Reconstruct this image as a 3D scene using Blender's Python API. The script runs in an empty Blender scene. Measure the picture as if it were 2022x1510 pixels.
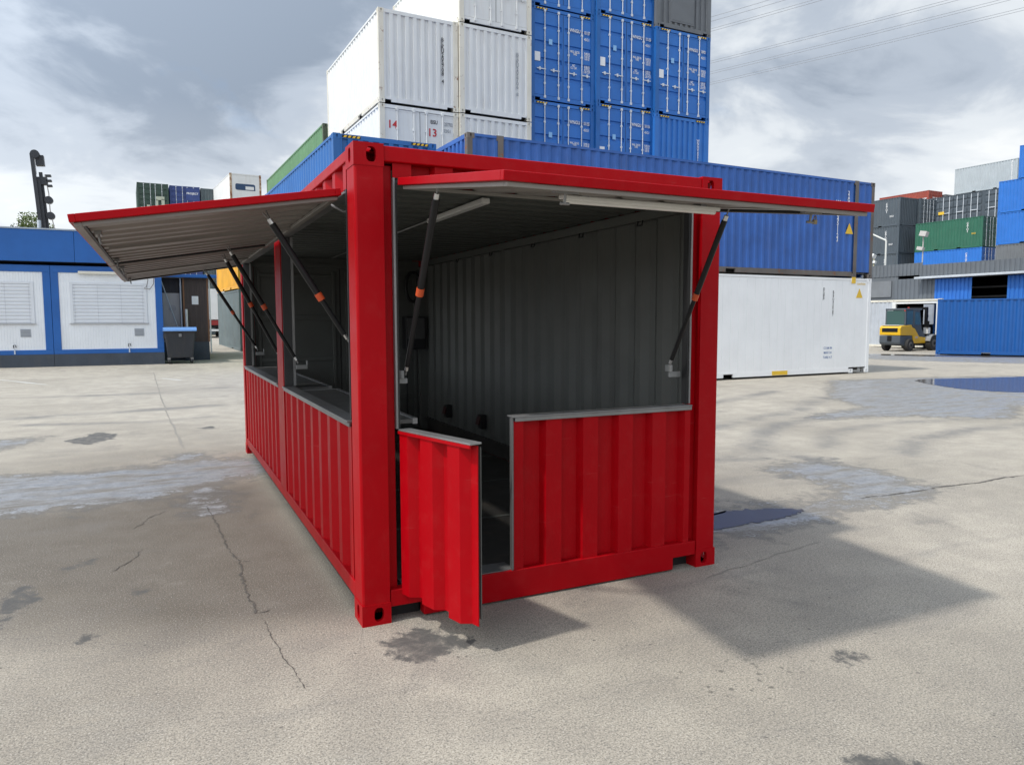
import bpy, math, random
import numpy as np
from mathutils import Vector, Matrix, Euler
random.seed(7)
R = math.radians
scene = bpy.context.scene
COL = scene.collection

# ------------------------------------------------------------------ camera
cam = bpy.data.cameras.new('camera')
cam.sensor_fit = 'HORIZONTAL'; cam.sensor_width = 36.0
cam.lens = 36.0 * 1457.5 / 2022.0
cam.clip_start = 0.05; cam.clip_end = 3000
camo = bpy.data.objects.new('camera', cam); COL.objects.link(camo)
def look(yaw, pitch, roll):
    f = Vector((math.sin(yaw)*math.cos(pitch), math.cos(yaw)*math.cos(pitch), math.sin(pitch)))
    r = f.cross(Vector((0, 0, 1))).normalized(); u = r.cross(f)
    c, s = math.cos(roll), math.sin(roll)
    r, u = c*r + s*u, -s*r + c*u
    return Matrix((r, u, -f)).transposed()
camo.matrix_world = Matrix.Translation((-0.93524, -3.86745, 1.66644)) @ look(R(25.43568), R(-4.80476), R(-0.13583)).to_4x4()
scene.camera = camo

# ------------------------------------------------------------------ node helper
def N(nt, t, ins=None, **props):
    n = nt.nodes.new(t)
    for k, v in props.items(): setattr(n, k, v)
    for k, v in (ins or {}).items():
        s = n.inputs[k]
        if isinstance(v, bpy.types.NodeSocket): nt.links.new(v, s)
        else: s.default_value = v
    return n
def ramp(nt, fac, stops, interp='LINEAR'):
    n = nt.nodes.new('ShaderNodeValToRGB'); n.color_ramp.interpolation = interp
    e = n.color_ramp.elements
    while len(e) < len(stops): e.new(0.5)
    for i, (p, c) in enumerate(stops):
        e[i].position = p; e[i].color = tuple(c) + (1,) if len(c) == 3 else c
    nt.links.new(fac, n.inputs[0]); return n.outputs[0]
def M(nt, op, a, b=0.0, c=None, clamp=False):
    n = nt.nodes.new('ShaderNodeMath'); n.operation = op; n.use_clamp = clamp
    for i, v in enumerate((a, b) + ((c,) if c is not None else ())):
        if isinstance(v, bpy.types.NodeSocket): nt.links.new(v, n.inputs[i])
        else: n.inputs[i].default_value = v
    return n.outputs[0]
def MIX(nt, fac, a, b, blend='MIX'):
    n = nt.nodes.new('ShaderNodeMix'); n.data_type = 'RGBA'; n.blend_type = blend
    for s, v in ((n.inputs[0], fac), (n.inputs[6], a), (n.inputs[7], b)):
        if isinstance(v, bpy.types.NodeSocket): nt.links.new(v, s)
        else: s.default_value = v if not isinstance(v, tuple) or len(v) == 4 else v + (1,)
    return n.outputs[2]
def NOISE(nt, vec, scale, detail=4, rough=0.55, dist=0.0):
    n = N(nt, 'ShaderNodeTexNoise', {'Scale': scale, 'Detail': detail, 'Roughness': rough, 'Distortion': dist})
    nt.links.new(vec, n.inputs['Vector']); return n.outputs['Fac']

# ------------------------------------------------------------------ world: day sky with broken grey cloud
SUN_EL, SUN_AZ = R(57.6), R(-96.0)
world = bpy.data.worlds.new('World'); scene.world = world; world.use_nodes = True
wt = world.node_tree; wt.nodes.clear()
tc = N(wt, 'ShaderNodeTexCoord')
sky = N(wt, 'ShaderNodeTexSky', sky_type='NISHITA', sun_disc=False, sun_elevation=SUN_EL, sun_rotation=SUN_AZ, air_density=1.0, dust_density=1.0)
sep = N(wt, 'ShaderNodeSeparateXYZ', {0: tc.outputs['Generated']})
zz = M(wt, 'ADD', M(wt, 'MAXIMUM', sep.outputs[2], 0.0), 0.32)
cu = M(wt, 'DIVIDE', sep.outputs[0], zz); cv = M(wt, 'DIVIDE', sep.outputs[1], zz)
cvec = N(wt, 'ShaderNodeCombineXYZ', {0: cu, 1: cv, 2: 0.0}).outputs[0]
def wmap(vec, loc, rz=0.0, sc=(1, 1, 1)):
    return N(wt, 'ShaderNodeMapping', {'Vector': vec, 'Location': loc, 'Rotation': (0, 0, rz), 'Scale': sc}).outputs[0]
CLOUD = (4.1, 3.05, 1.0)
big = NOISE(wt, wmap(cvec, CLOUD, R(25)), 0.85, 2.2, 0.45, 0.35)
fine = NOISE(wt, wmap(cvec, (7.1, 1.3, 2.0), R(25), (1.0, 1.15, 1)), 3.1, 7, 0.56, 0.35)
dens = M(wt, 'ADD', M(wt, 'MULTIPLY', big, 0.70), M(wt, 'MULTIPLY', fine, 0.36))
ccol = ramp(wt, dens, [(0.40, (0.76, 0.78, 0.79)), (0.47, (0.62, 0.66, 0.70)), (0.54, (0.40, 0.452, 0.525)), (0.62, (0.235, 0.283, 0.355))], 'EASE')
hole = NOISE(wt, wmap(cvec, (1.7, 4.1, 0.0)), 1.7, 6, 0.55, 0.2)
cover = ramp(wt, hole, [(0.26, (0.35,)*3), (0.38, (1, 1, 1))])
clear = N(wt, 'ShaderNodeVectorMath', {0: sky.outputs[0], 1: (0.105, 0.105, 0.105)}, operation='MULTIPLY').outputs[0]
# thin haze makes the low sky milky; cloud is brighter towards the sun
low = ramp(wt, sep.outputs[2], [(0.02, (0.5,)*3), (0.26, (0.0,)*3)])
ccol2 = MIX(wt, low, ccol, (0.74, 0.77, 0.79))
sdv = (math.sin(SUN_AZ)*math.cos(SUN_EL), math.cos(SUN_AZ)*math.cos(SUN_EL), math.sin(SUN_EL))
dsun = M(wt, 'MAXIMUM', N(wt, 'ShaderNodeVectorMath', {0: tc.outputs['Generated'], 1: sdv}, operation='DOT_PRODUCT').outputs['Value'], 0.0)
glow = M(wt, 'ADD', 0.88, M(wt, 'MULTIPLY', M(wt, 'POWER', dsun, 1.35), 1.75))
ccol3 = N(wt, 'ShaderNodeVectorMath', {0: ccol2, 'Scale': glow}, operation='SCALE').outputs[0]
skyc = MIX(wt, cover, clear, ccol3)
bg = N(wt, 'ShaderNodeBackground', {'Color': skyc, 'Strength': 1.0})
wo = N(wt, 'ShaderNodeOutputWorld', {'Surface': bg.outputs[0]})

sun = bpy.data.lights.new('sun', 'SUN'); sun.energy = 2.0; sun.angle = R(2.6); sun.color = (1.0, 0.955, 0.89)
suno = bpy.data.objects.new('sun', sun); COL.objects.link(suno)
sd = Vector((math.sin(SUN_AZ)*math.cos(SUN_EL), math.cos(SUN_AZ)*math.cos(SUN_EL), math.sin(SUN_EL)))
suno.rotation_euler = (-sd).to_track_quat('-Z', 'Y').to_euler()
suno.location = sd*60

vs = scene.view_settings
vs.view_transform = 'Standard'; vs.look = 'None'; vs.exposure = 0.55; vs.gamma = 1.0; vs.use_curve_mapping = False
scene.render.engine = 'CYCLES'
scene.cycles.max_bounces = 6; scene.cycles.diffuse_bounces = 4; scene.cycles.glossy_bounces = 3
scene.cycles.caustics_reflective = False; scene.cycles.caustics_refractive = False
scene.cycles.use_denoising = True

# ------------------------------------------------------------------ materials
MATS = {}
def pvec(nt, rnd=True):
    t = N(nt, 'ShaderNodeTexCoord').outputs['Object']
    if not rnd: return t
    oi = N(nt, 'ShaderNodeObjectInfo').outputs['Random']
    off = N(nt, 'ShaderNodeCombineXYZ', {0: M(nt, 'MULTIPLY', oi, 37.0), 1: M(nt, 'MULTIPLY', oi, 91.0), 2: M(nt, 'MULTIPLY', oi, 53.0)}).outputs[0]
    return N(nt, 'ShaderNodeVectorMath', {0: t, 1: off}, operation='ADD').outputs[0]
def newmat(name):
    m = bpy.data.materials.new(name); m.use_nodes = True; nt = m.node_tree
    return m, nt, nt.nodes['Principled BSDF']
def paint(name, col, rough=0.42, var=0.10, dirt=0.10, dirtcol=(0.16, 0.13, 0.10), metal=0.0, bump=0.05, coat=0.0, rust=0.0, spec=0.45, scuff=0.0):
    """painted / coated steel: faint fading, vertical dirt streaks, uneven gloss, soft dents"""
    if name in MATS: return MATS[name]
    m, nt, b = newmat(name)
    v = pvec(nt)
    n1 = NOISE(nt, v, 1.3, 5, 0.6)
    lo = tuple(c*(1-var) for c in col); hi = tuple(min(1, c*(1+var)) for c in col)
    c = MIX(nt, ramp(nt, n1, [(0.35, (0,)*3), (0.65, (1,)*3)]), lo, hi)
    st = NOISE(nt, N(nt, 'ShaderNodeMapping', {'Vector': v, 'Scale': (9, 9, 0.7)}).outputs[0], 1.0, 6, 0.65)
    sf = M(nt, 'MULTIPLY', ramp(nt, st, [(0.52, (0,)*3), (0.80, (1,)*3)]), dirt*2.4, clamp=True)
    c = MIX(nt, sf, c, dirtcol)
    if rust > 0:
        rn = NOISE(nt, v, 5.0, 8, 0.7)
        c = MIX(nt, ramp(nt, rn, [(0.62-rust*0.25, (0,)*3), (0.70-rust*0.2, (1,)*3)]), c, (0.20, 0.075, 0.03))
    if scuff > 0:
        s1 = NOISE(nt, N(nt, 'ShaderNodeMapping', {'Vector': v, 'Rotation': (0.5, 0.2, 0.3), 'Scale': (3.0, 5.0, 46.0)}).outputs[0], 1.0, 3, 0.6)
        s2_ = NOISE(nt, v, 2.6, 3, 0.6)
        sc_ = M(nt, 'MULTIPLY', ramp(nt, s1, [(0.66, (0,)*3), (0.70, (1,)*3)]), ramp(nt, s2_, [(0.52, (0,)*3), (0.64, (1,)*3)]))
        c = MIX(nt, M(nt, 'MULTIPLY', sc_, scuff), c, (0.50, 0.16, 0.15))
        du = ramp(nt, NOISE(nt, v, 11.0, 6, 0.7), [(0.50, (0,)*3), (0.75, (1,)*3)])
        c = MIX(nt, M(nt, 'MULTIPLY', du, scuff*0.22), c, (0.40, 0.22, 0.19))
    nt.links.new(c, b.inputs['Base Color'])
    r = M(nt, 'ADD', M(nt, 'MULTIPLY', NOISE(nt, v, 4.0, 4, 0.6), 0.28), rough-0.14)
    nt.links.new(r, b.inputs['Roughness'])
    b.inputs['Metallic'].default_value = metal; b.inputs['Specular IOR Level'].default_value = spec
    b.inputs['Coat Weight'].default_value = coat; b.inputs['Coat Roughness'].default_value = 0.12
    if bump > 0:
        bn = M(nt, 'ADD', NOISE(nt, v, 2.2, 2, 0.5), M(nt, 'MULTIPLY', NOISE(nt, v, 160, 2, 0.5), 0.012))
        bp = N(nt, 'ShaderNodeBump', {'Strength': bump*4, 'Distance': 0.012, 'Height': bn})
        nt.links.new(bp.outputs[0], b.inputs['Normal'])
    MATS[name] = m; return m
def flat(name, col, rough=0.6, metal=0.0, var=0.08, spec=0.5):
    if name in MATS: return MATS[name]
    m, nt, b = newmat(name); v = pvec(nt)
    n1 = NOISE(nt, v, 7.0, 4, 0.6)
    nt.links.new(MIX(nt, n1, tuple(c*(1-var) for c in col), tuple(min(1, c*(1+var)) for c in col)), b.inputs['Base Color'])
    b.inputs['Roughness'].default_value = rough; b.inputs['Metallic'].default_value = metal
    b.inputs['Specular IOR Level'].default_value = spec
    MATS[name] = m; return m
red = paint('red_paint', (0.355, 0.0010, 0.005), 0.40, 0.05, 0.02, (0.20, 0.02, 0.02), bump=0.045, spec=0.11, scuff=0.14)
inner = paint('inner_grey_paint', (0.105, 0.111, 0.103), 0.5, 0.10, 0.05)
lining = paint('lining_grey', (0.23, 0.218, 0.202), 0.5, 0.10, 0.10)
galv = paint('galvanised_steel', (0.23, 0.23, 0.23), 0.45, 0.25, 0.15, (0.16, 0.14, 0.13), metal=0.5)
black = flat('black_rubber', (0.012, 0.012, 0.013), 0.55)
blacks = flat('black_steel', (0.008, 0.008, 0.009), 0.42, spec=0.3)
chrome = flat('bright_steel', (0.62, 0.62, 0.62), 0.28, 0.9)
orange = flat('orange_band', (0.55, 0.075, 0.015), 0.5)
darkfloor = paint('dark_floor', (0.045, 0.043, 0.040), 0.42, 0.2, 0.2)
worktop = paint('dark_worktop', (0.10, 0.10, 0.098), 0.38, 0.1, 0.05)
whitep = flat('white_plastic', (0.70, 0.70, 0.68), 0.4)
bracketm = flat('pale_bracket', (0.22, 0.225, 0.225), 0.5)

def glassmat(name, col, rough=0.05):
    if name in MATS: return MATS[name]
    m, nt, b = newmat(name)
    b.inputs['Base Color'].default_value = col + (1,); b.inputs['Roughness'].default_value = rough
    b.inputs['Specular IOR Level'].default_value = 0.8
    MATS[name] = m; return m
cabglass = glassmat('cab_glass', (0.06, 0.11, 0.105))

# ------------------------------------------------------------------ mesh helpers
class MB:
    def __init__(s): s.v = []; s.f = []
    def box(s, x0, x1, y0, y1, z0, z1):
        i = len(s.v)
        s.v += [(x0, y0, z0), (x1, y0, z0), (x1, y1, z0), (x0, y1, z0), (x0, y0, z1), (x1, y0, z1), (x1, y1, z1), (x0, y1, z1)]
        s.f += [(i, i+3, i+2, i+1), (i+4, i+5, i+6, i+7), (i, i+1, i+5, i+4), (i+1, i+2, i+6, i+5), (i+2, i+3, i+7, i+6), (i+3, i, i+4, i+7)]
        return s
    def obox(s, c, hx, hy, hz, rot):
        i = len(s.v); m = rot if isinstance(rot, Matrix) else Euler(rot).to_matrix()
        for sz in (-1, 1):
            for sx, sy in ((-1, -1), (1, -1), (1, 1), (-1, 1)):
                s.v.append(tuple(Vector(c) + m @ Vector((sx*hx, sy*hy, sz*hz))))
        s.f += [(i, i+3, i+2, i+1), (i+4, i+5, i+6, i+7), (i, i+1, i+5, i+4), (i+1, i+2, i+6, i+5), (i+2, i+3, i+7, i+6), (i+3, i, i+4, i+7)]
        return s
    def tube(s, p0, p1, r0, r1=None, n=12, cap=True):
        r1 = r0 if r1 is None else r1
        p0, p1 = Vector(p0), Vector(p1); d = (p1-p0).normalized()
        a = d.orthogonal().normalized(); b = d.cross(a); i = len(s.v)
        for p, r in ((p0, r0), (p1, r1)):
            for k in range(n):
                t = 2*math.pi*k/n; s.v.append(tuple(p + a*math.cos(t)*r + b*math.sin(t)*r))
        for k in range(n): s.f.append((i+k, i+(k+1) % n, i+n+(k+1) % n, i+n+k))
        if cap: s.f.append(tuple(range(i+n-1, i-1, -1))); s.f.append(tuple(range(i+n, i+2*n)))
        return s
    def path(s, pts, r, n=8):
        pts = [Vector(p) for p in pts]; i0 = len(s.v); a = None
        for j, p in enumerate(pts):
            d = (pts[min(j+1, len(pts)-1)] - pts[max(j-1, 0)]).normalized()
            a = d.orthogonal().normalized() if a is None else (a - d*a.dot(d)).normalized()
            b = d.cross(a)
            for k in range(n):
                t = 2*math.pi*k/n; s.v.append(tuple(p + (a*math.cos(t) + b*math.sin(t))*r))
        for j in range(len(pts)-1):
            for k in range(n):
                q = i0+j*n; s.f.append((q+k, q+(k+1) % n, q+n+(k+1) % n, q+n+k))
        s.f.append(tuple(range(i0+n-1, i0-1, -1))); e = len(s.v)-n; s.f.append(tuple(range(e, e+n)))
        return s
    def prism(s, poly, fn, a, b):
        """extrude a closed 2-D outline; fn(u, v, w) -> xyz, w runs a..b"""
        i = len(s.v); n = len(poly)
        s.v += [fn(u, v, a) for u, v in poly] + [fn(u, v, b) for u, v in poly]
        for k in range(n): s.f.append((i+k, i+(k+1) % n, i+n+(k+1) % n, i+n+k))
        s.f.append(tuple(range(i+n-1, i-1, -1))); s.f.append(tuple(range(i+n, i+2*n)))
        return s
    def sheet(s, prof, fn, a, b, t=0.004):
        """folded sheet: prof [(u, d)...] outer line, thickness t inwards, extruded a..b; fn(u, d, w) -> xyz"""
        i = len(s.v); n = len(prof)
        for w in (a, b):
            s.v += [fn(u, d, w) for u, d in prof]; s.v += [fn(u, d+t, w) for u, d in prof]
        for k in range(n-1):
            s.f.append((i+k, i+k+1, i+2*n+k+1, i+2*n+k))
            s.f.append((i+n+k+1, i+n+k, i+3*n+k, i+3*n+k+1))
            s.f.append((i+k+1, i+k, i+n+k, i+n+k+1))
            s.f.append((i+2*n+k, i+2*n+k+1, i+3*n+k+1, i+3*n+k))
        s.f.append((i, i+2*n, i+3*n, i+n)); s.f.append((i+n-1, i+2*n-1, i+4*n-1, i+3*n-1))
        return s
    def holeplate(s, w, h, cx, cy, rx, ry, depth, fn, n=20):
        """flat plate with an oval hole and its inner wall; fn(u, v, d) -> xyz"""
        i = len(s.v)
        for k in range(n):
            t = 2*math.pi*k/n; c_, s_ = math.cos(t), math.sin(t)
            # point on the rectangle in that direction
            kx = ((w-cx) if c_ > 0 else cx)/max(abs(c_), 1e-6); ky = ((h-cy) if s_ > 0 else cy)/max(abs(s_), 1e-6)
            q = min(kx, ky); s.v.append(fn(cx+c_*q, cy+s_*q, 0))
        # snap nearest ring vertex to each corner
        for (ux, uy) in ((0, 0), (w, 0), (w, h), (0, h)):
            tgt = math.atan2(uy-cy, ux-cx) % (2*math.pi); k = round(tgt/(2*math.pi)*n) % n; s.v[i+k] = fn(ux, uy, 0)
        for dd in (0, depth):
            for k in range(n):
                t = 2*math.pi*k/n
                e = 0.72   # super-ellipse: long oval with flat flanks
                c_, s_ = math.cos(t), math.sin(t)
                s.v.append(fn(cx+math.copysign(abs(c_)**e, c_)*rx, cy+math.copysign(abs(s_)**e, s_)*ry, dd))
        for k in range(n):
            j = (k+1) % n
            s.f.append((i+k, i+j, i+n+j, i+n+k)); s.f.append((i+n+k, i+n+j, i+2*n+j, i+2*n+k))
        return s
    def mesh(s, name):
        me = bpy.data.meshes.new(name); me.from_pydata([tuple(p) for p in s.v], [], s.f); me.update()
        return me
def obj(name, data, mat=None, parent=None, loc=None, rot=None, scale=None, bevel=0.0, smooth=False, kind=None):
    me = data.mesh(name) if isinstance(data, MB) else data
    if smooth and isinstance(data, MB): me.polygons.foreach_set('use_smooth', [True]*len(me.polygons))
    o = bpy.data.objects.new(name, me); COL.objects.link(o)
    if mat is not None:
        if not me.materials: me.materials.append(None)
        o.material_slots[0].link = 'OBJECT'; o.material_slots[0].material = mat
    if parent: o.parent = parent
    if loc: o.location = loc
    if rot: o.rotation_euler = rot
    if scale: o.scale = scale
    if bevel:
        bm = o.modifiers.new('bevel', 'BEVEL'); bm.width = bevel; bm.segments = 2; bm.limit_method = 'ANGLE'; bm.angle_limit = R(40)
    if kind: o['kind'] = kind
    return o
def thing(name, label, cat, loc=(0, 0, 0), rz=0.0, group=None):
    o = bpy.data.objects.new(name, None); COL.objects.link(o); o.empty_display_size = 0.3
    o.location = loc; o.rotation_euler = (0, 0, rz); o['label'] = label; o['category'] = cat
    if group: o['group'] = group
    return o
def tag(o, label, cat, group=None):
    o['label'] = label; o['category'] = cat
    if group: o['group'] = group
    return o
XZ = lambda u, d, w: (u, d, w)          # panel facing -y: u along x, extruded along z
def corr(L, pitch=0.278, fo=0.072, sl=0.068, depth=0.036, u0=0.0):
    n = max(1, round((L-fo)/pitch)); k = (L)/(n*pitch+fo); p = pitch*k; a = fo*k; s = sl*k; fi = p-a-2*s
    pts = [(u0, 0.0)]; u = u0
    for i in range(n):
        pts += [(u+a, 0.0), (u+a+s, depth), (u+a+s+fi, depth), (u+p, 0.0)]; u += p
    pts.append((u0+L, 0.0)); return pts

# ------------------------------------------------------------------ lettering (all strings made once, up front)
TXT = {}
def prep_text(strings):
    made = []
    for s in strings:
        cu_ = bpy.data.curves.new('lettering', 'FONT'); cu_.body = s; cu_.size = 1.0
        cu_.align_x = 'CENTER'; cu_.align_y = 'CENTER'; cu_.space_line = 0.72; cu_.resolution_u = 2; cu_.offset = 0.018
        o = bpy.data.objects.new('lettering_source', cu_); COL.objects.link(o); made.append((s, o))
    dg = bpy.context.evaluated_depsgraph_get()
    for s, o in made: TXT[s] = bpy.data.meshes.new_from_object(o.evaluated_get(dg)); TXT[s].name = 'lettering'; TXT[s].materials.clear()
    for s, o in made:
        c_ = o.data; bpy.data.objects.remove(o); bpy.data.curves.remove(c_)
V = lambda s: '\n'.join(s)
CODES = dict(wa=V('BLKU205708')+'\n\n4', wb=V('BLKU205706')+'\n\n8', wc=V('BLKU205709'), gr=V('CAIU1'), blu=V('WNGU205114')+'\n3')
BLK1 = 'MAX. GROSS\nTARE'; BLK1B = '30.480 KG\n67.200 LB\n3.900 KG\n8.600 LB'
BLK2 = 'NET\nCU. CAP.'; BLK2B = '26.580 KG\n58.600 LB\n76.2 CU.M\n2.690 CU.FT'
prep_text(list(CODES.values()) + [BLK1, BLK1B, BLK2, BLK2B, '14', '13', 'EISU', '257702', '22G1', '45G1', 'WNGU', '101157', '101158', '101156', '101155', '100951', '0', '2', '5', '7',
    V('WNGU451123'), "45'", V('REFU450287'), 'SUPER FREEZER', 'CU.M 84', 'MAX 34', 'TARE 4.7', 'PROJECT', V('CLDU2011'), V('22G1'), 'CAUTION', 'GLOBAL', '9\'6"'])
txt_black = flat('black_print', (0.02, 0.02, 0.025), 0.6); txt_white = flat('white_print', (0.78, 0.78, 0.78), 0.5)
txt_red = flat('red_print', (0.50, 0.02, 0.03), 0.6); yellow = flat('yellow_print', (0.72, 0.46, 0.03), 0.5); txt_grey = flat('grey_print', (0.26, 0.28, 0.30), 0.6)
def text(s, size, mat, parent, loc, face='-y', sx=1.0):
    rot = {'-y': (R(90), 0, 0), '-x': (R(90), 0, R(-90)), '+x': (R(90), 0, R(90)), '+y': (R(90), 0, R(180))}[face]
    return obj('lettering', TXT[s], mat, parent, loc, rot, (size*sx, size, size))

# ================================================================== THE SETTING: yard
def gz(y): return min(0.42, max(0.0, 0.03*(y-25.0)))
def sdf_poly(px, py, poly):
    """signed distance (positive inside) of points to a polygon"""
    d = np.full(px.shape, 1e9); ins = np.zeros(px.shape, bool); n = len(poly)
    for i in range(n):
        x0, y0 = poly[i]; x1, y1 = poly[(i+1) % n]
        ex, ey = x1-x0, y1-y0; t = np.clip(((px-x0)*ex+(py-y0)*ey)/(ex*ex+ey*ey+1e-12), 0, 1)
        d = np.minimum(d, np.hypot(px-x0-t*ex, py-y0-t*ey))
        c_ = ((y0 <= py) & (y1 > py)) | ((y1 <= py) & (y0 > py))
        with np.errstate(divide='ignore', invalid='ignore'):
            ins ^= c_ & (px < (x1-x0)*(py-y0)/(y1-y0+1e-15)+x0)
    return np.where(ins, d, -d)
def sdf_line(px, py, pts, w):
    d = np.full(px.shape, 1e9)
    for (x0, y0), (x1, y1) in zip(pts[:-1], pts[1:]):
        ex, ey = x1-x0, y1-y0; t = np.clip(((px-x0)*ex+(py-y0)*ey)/(ex*ex+ey*ey+1e-12), 0, 1)
        d = np.minimum(d, np.hypot(px-x0-t*ex, py-y0-t*ey))
    return w-d
def axis(lo, a, b, hi, step):
    core = np.arange(a, b+1e-6, step); out = [core]; s = step; p = b
    up = []
    while p < hi: s *= 1.22; p += s; up.append(min(p, hi))
    s = step; p = a; dn = []
    while p > lo: s *= 1.22; p -= s; dn.append(max(p, lo))
    return np.array(dn[::-1] + list(core) + up)
xs = axis(-900, -7.0, 21.0, 900, 0.09); ys = axis(-400, -3.2, 12.0, 1500, 0.09)
GX, GY = np.meshgrid(xs, ys); gx, gy = GX.ravel(), GY.ravel()
gzv = np.clip(0.03*(gy-25.0), 0, 0.42)
nx, ny = len(xs), len(ys)
idx = np.arange(nx*ny).reshape(ny, nx)
faces = np.stack([idx[:-1, :-1], idx[:-1, 1:], idx[1:, 1:], idx[1:, :-1]], -1).reshape(-1, 4)
me = bpy.data.meshes.new('ground')
me.vertices.add(nx*ny); me.vertices.foreach_set('co', np.stack([gx, gy, gzv], -1).ravel())
me.loops.add(faces.size); me.loops.foreach_set('vertex_index', faces.ravel())
me.polygons.add(len(faces)); me.polygons.foreach_set('loop_start', np.arange(0, faces.size, 4)); me.polygons.foreach_set('loop_total', np.full(len(faces), 4))
me.update(); me.validate()
wet = np.maximum.reduce([
    sdf_poly(gx, gy, [(-9, 5.9), (-5.2, 5.75), (-2.53, 5.50), (-1.58, 5.42), (-0.7, 5.66), (0.15, 5.55), (0.15, 4.55), (-0.09, 4.42), (-0.51, 4.21), (-1.06, 3.80), (-1.67, 3.66), (-2.25, 3.75), (-5, 3.9), (-9, 4.1)]),
    sdf_poly(gx, gy, [(5.14, 2.15), (5.6, 2.45), (5.96, 2.41), (6.13, 1.99), (5.98, 1.32), (5.99, 0.85), (5.33, 0.72), (4.82, 0.74), (4.42, 0.70), (3.72, 0.52), (3.1, 0.48), (2.7, 0.5), (2.7, 1.15), (3.7, 1.12), (4.2, 0.98), (4.8, 1.02), (5.2, 1.35)]),
    sdf_poly(gx, gy, [(15.57, 10.9), (18.61, 10.5), (22, 9.5), (24, 7.0), (18, 4.0), (14.17, 4.5), (11.9, 3.3), (10.6, 4.4), (9.06, 4.70), (8.6, 5.4), (9.4, 5.75), (11.0, 6.1), (11.5, 7.3), (12.4, 8.2)])-0.35,
    sdf_poly(gx, gy, [(-3.4, 8.6), (-2.46, 8.62), (-2.57, 7.9), (-2.9, 7.55), (-3.5, 7.8)])-0.12,
    sdf_poly(gx, gy, [(27, 20.6), (31, 20.4), (33, 17), (33, 11), (28, 13), (26, 17)])-0.2,
    sdf_line(gx, gy, [(-0.68, 6.1), (-0.63, 4.0), (-0.58, 3.0)], 0.10)])
stain = np.maximum.reduce([
    sdf_poly(gx, gy, [(0.05, -0.30), (0.14, -0.19), (0.27, -0.15), (0.40, -0.30), (0.46, -0.42), (0.33, -0.50), (0.20, -0.56), (0.08, -0.47)]),
    sdf_poly(gx, gy, [(-2.25, 8.05), (-1.86, 8.81), (-1.45, 8.4), (-1.6, 7.9), (-1.83, 7.43), (-2.1, 7.7)])-0.06,
    sdf_poly(gx, gy, [(-0.5, 8.6), (-0.2, 8.7), (-0.15, 8.4), (-0.42, 8.35)])-0.05,
    sdf_poly(gx, gy, [(1.20, -2.3), (1.30, -2.02), (1.43, -1.99), (1.53, -2.05), (1.62, -2.3)]),
    sdf_line(gx, gy, [(-1.78, 1.52), (-1.77, 1.05), (-1.82, 0.85)], 0.045),
    sdf_line(gx, gy, [(-1.56, 1.80), (-1.42, 1.95)], 0.035), sdf_line(gx, gy, [(-1.40, 0.62), (-1.36, 0.5)], 0.035),
    sdf_line(gx, gy, [(-1.15, 1.10), (-1.10, 1.17)], 0.03), sdf_poly(gx, gy, [(2.0, -1.35), (2.08, -1.3), (2.1, -1.36), (2.03, -1.4)])])
sm = lambda t: np.clip(t, 0, 1)**2*(3-2*np.clip(t, 0, 1))
dust = 0.60+0.38*sm((gy-5.0)/6.0)+0.25*sm((gx-2.8)/3.0)*sm((gy+3)/4.0)-0.66*sm((sdf_poly(gx, gy, [(-9, 3.9), (-2, 3.8), (-0.4, 4.2), (0.1, 4.2), (0.1, 0.2), (-1.0, 0.15), (-2.2, 0.9), (-9, 1.2)])+0.35)/0.9)  # asphalt tone: paler to the rear and right, darker left of the kiosk
smear = np.maximum.reduce([
    sdf_line(gx, gy, [(4.6, 3.2), (5.0, 3.05), (5.5, 2.9), (5.95, 3.3), (6.9, 4.15), (8.0, 4.9), (9.5, 5.3)], 0.22),
    sdf_line(gx, gy, [(5.95, 3.3), (6.1, 2.9), (6.0, 2.3)], 0.22), sdf_line(gx, gy, [(6.2, 4.9), (7.6, 5.4), (9.5, 6.0), (12, 7.6)], 0.22),
    sdf_line(gx, gy, [(7.4, 2.2), (8.6, 2.9), (10.2, 3.2), (12.5, 3.0), (15, 2.4)], 0.20), sdf_line(gx, gy, [(6.9, 3.0), (8.0, 3.9), (9.6, 4.2), (11.5, 3.9)], 0.16),
    sdf_line(gx, gy, [(5.2, 4.6), (6.6, 6.2), (8.8, 7.6), (12, 9.0)], 0.20), sdf_line(gx, gy, [(3.2, 2.2), (4.2, 2.0), (5.2, 1.9)], 0.12),
    sdf_line(gx, gy, [(-6, 12), (-3, 11.2), (0, 11.8)], 0.25), sdf_line(gx, gy, [(-6, 16), (-2, 15), (0.4, 15.8)], 0.3), sdf_line(gx, gy, [(-3, 10.2), (-1.2, 9.7), (-0.2, 10)], 0.15)])
drops = np.maximum.reduce([0.55-np.hypot(gx-1.36, gy+1.38), 0.5-np.hypot(gx-1.75, gy+1.30), 0.45-np.hypot(gx+0.2, gy+1.4), 0.4-np.hypot(gx-0.2, gy+2.0)])
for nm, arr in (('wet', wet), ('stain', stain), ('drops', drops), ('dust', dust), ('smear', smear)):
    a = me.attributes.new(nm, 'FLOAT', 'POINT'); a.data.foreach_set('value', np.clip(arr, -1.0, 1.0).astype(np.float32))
gm, nt, b = newmat('worn_asphalt')
geo = N(nt, 'ShaderNodeNewGeometry').outputs['Position']
att = lambda n_: N(nt, 'ShaderNodeAttribute', attribute_name=n_).outputs['Fac']
patch = NOISE(nt, geo, 0.35, 5, 0.55); mid = NOISE(nt, geo, 2.6, 6, 0.62); grain = NOISE(nt, geo, 115, 2, 0.8); grain2 = NOISE(nt, geo, 48, 5, 0.72)
sweep = NOISE(nt, N(nt, 'ShaderNodeMapping', {'Vector': geo, 'Rotation': (0, 0, R(28)), 'Scale': (0.35, 2.4, 1)}).outputs[0], 1.6, 5, 0.6)
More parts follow.
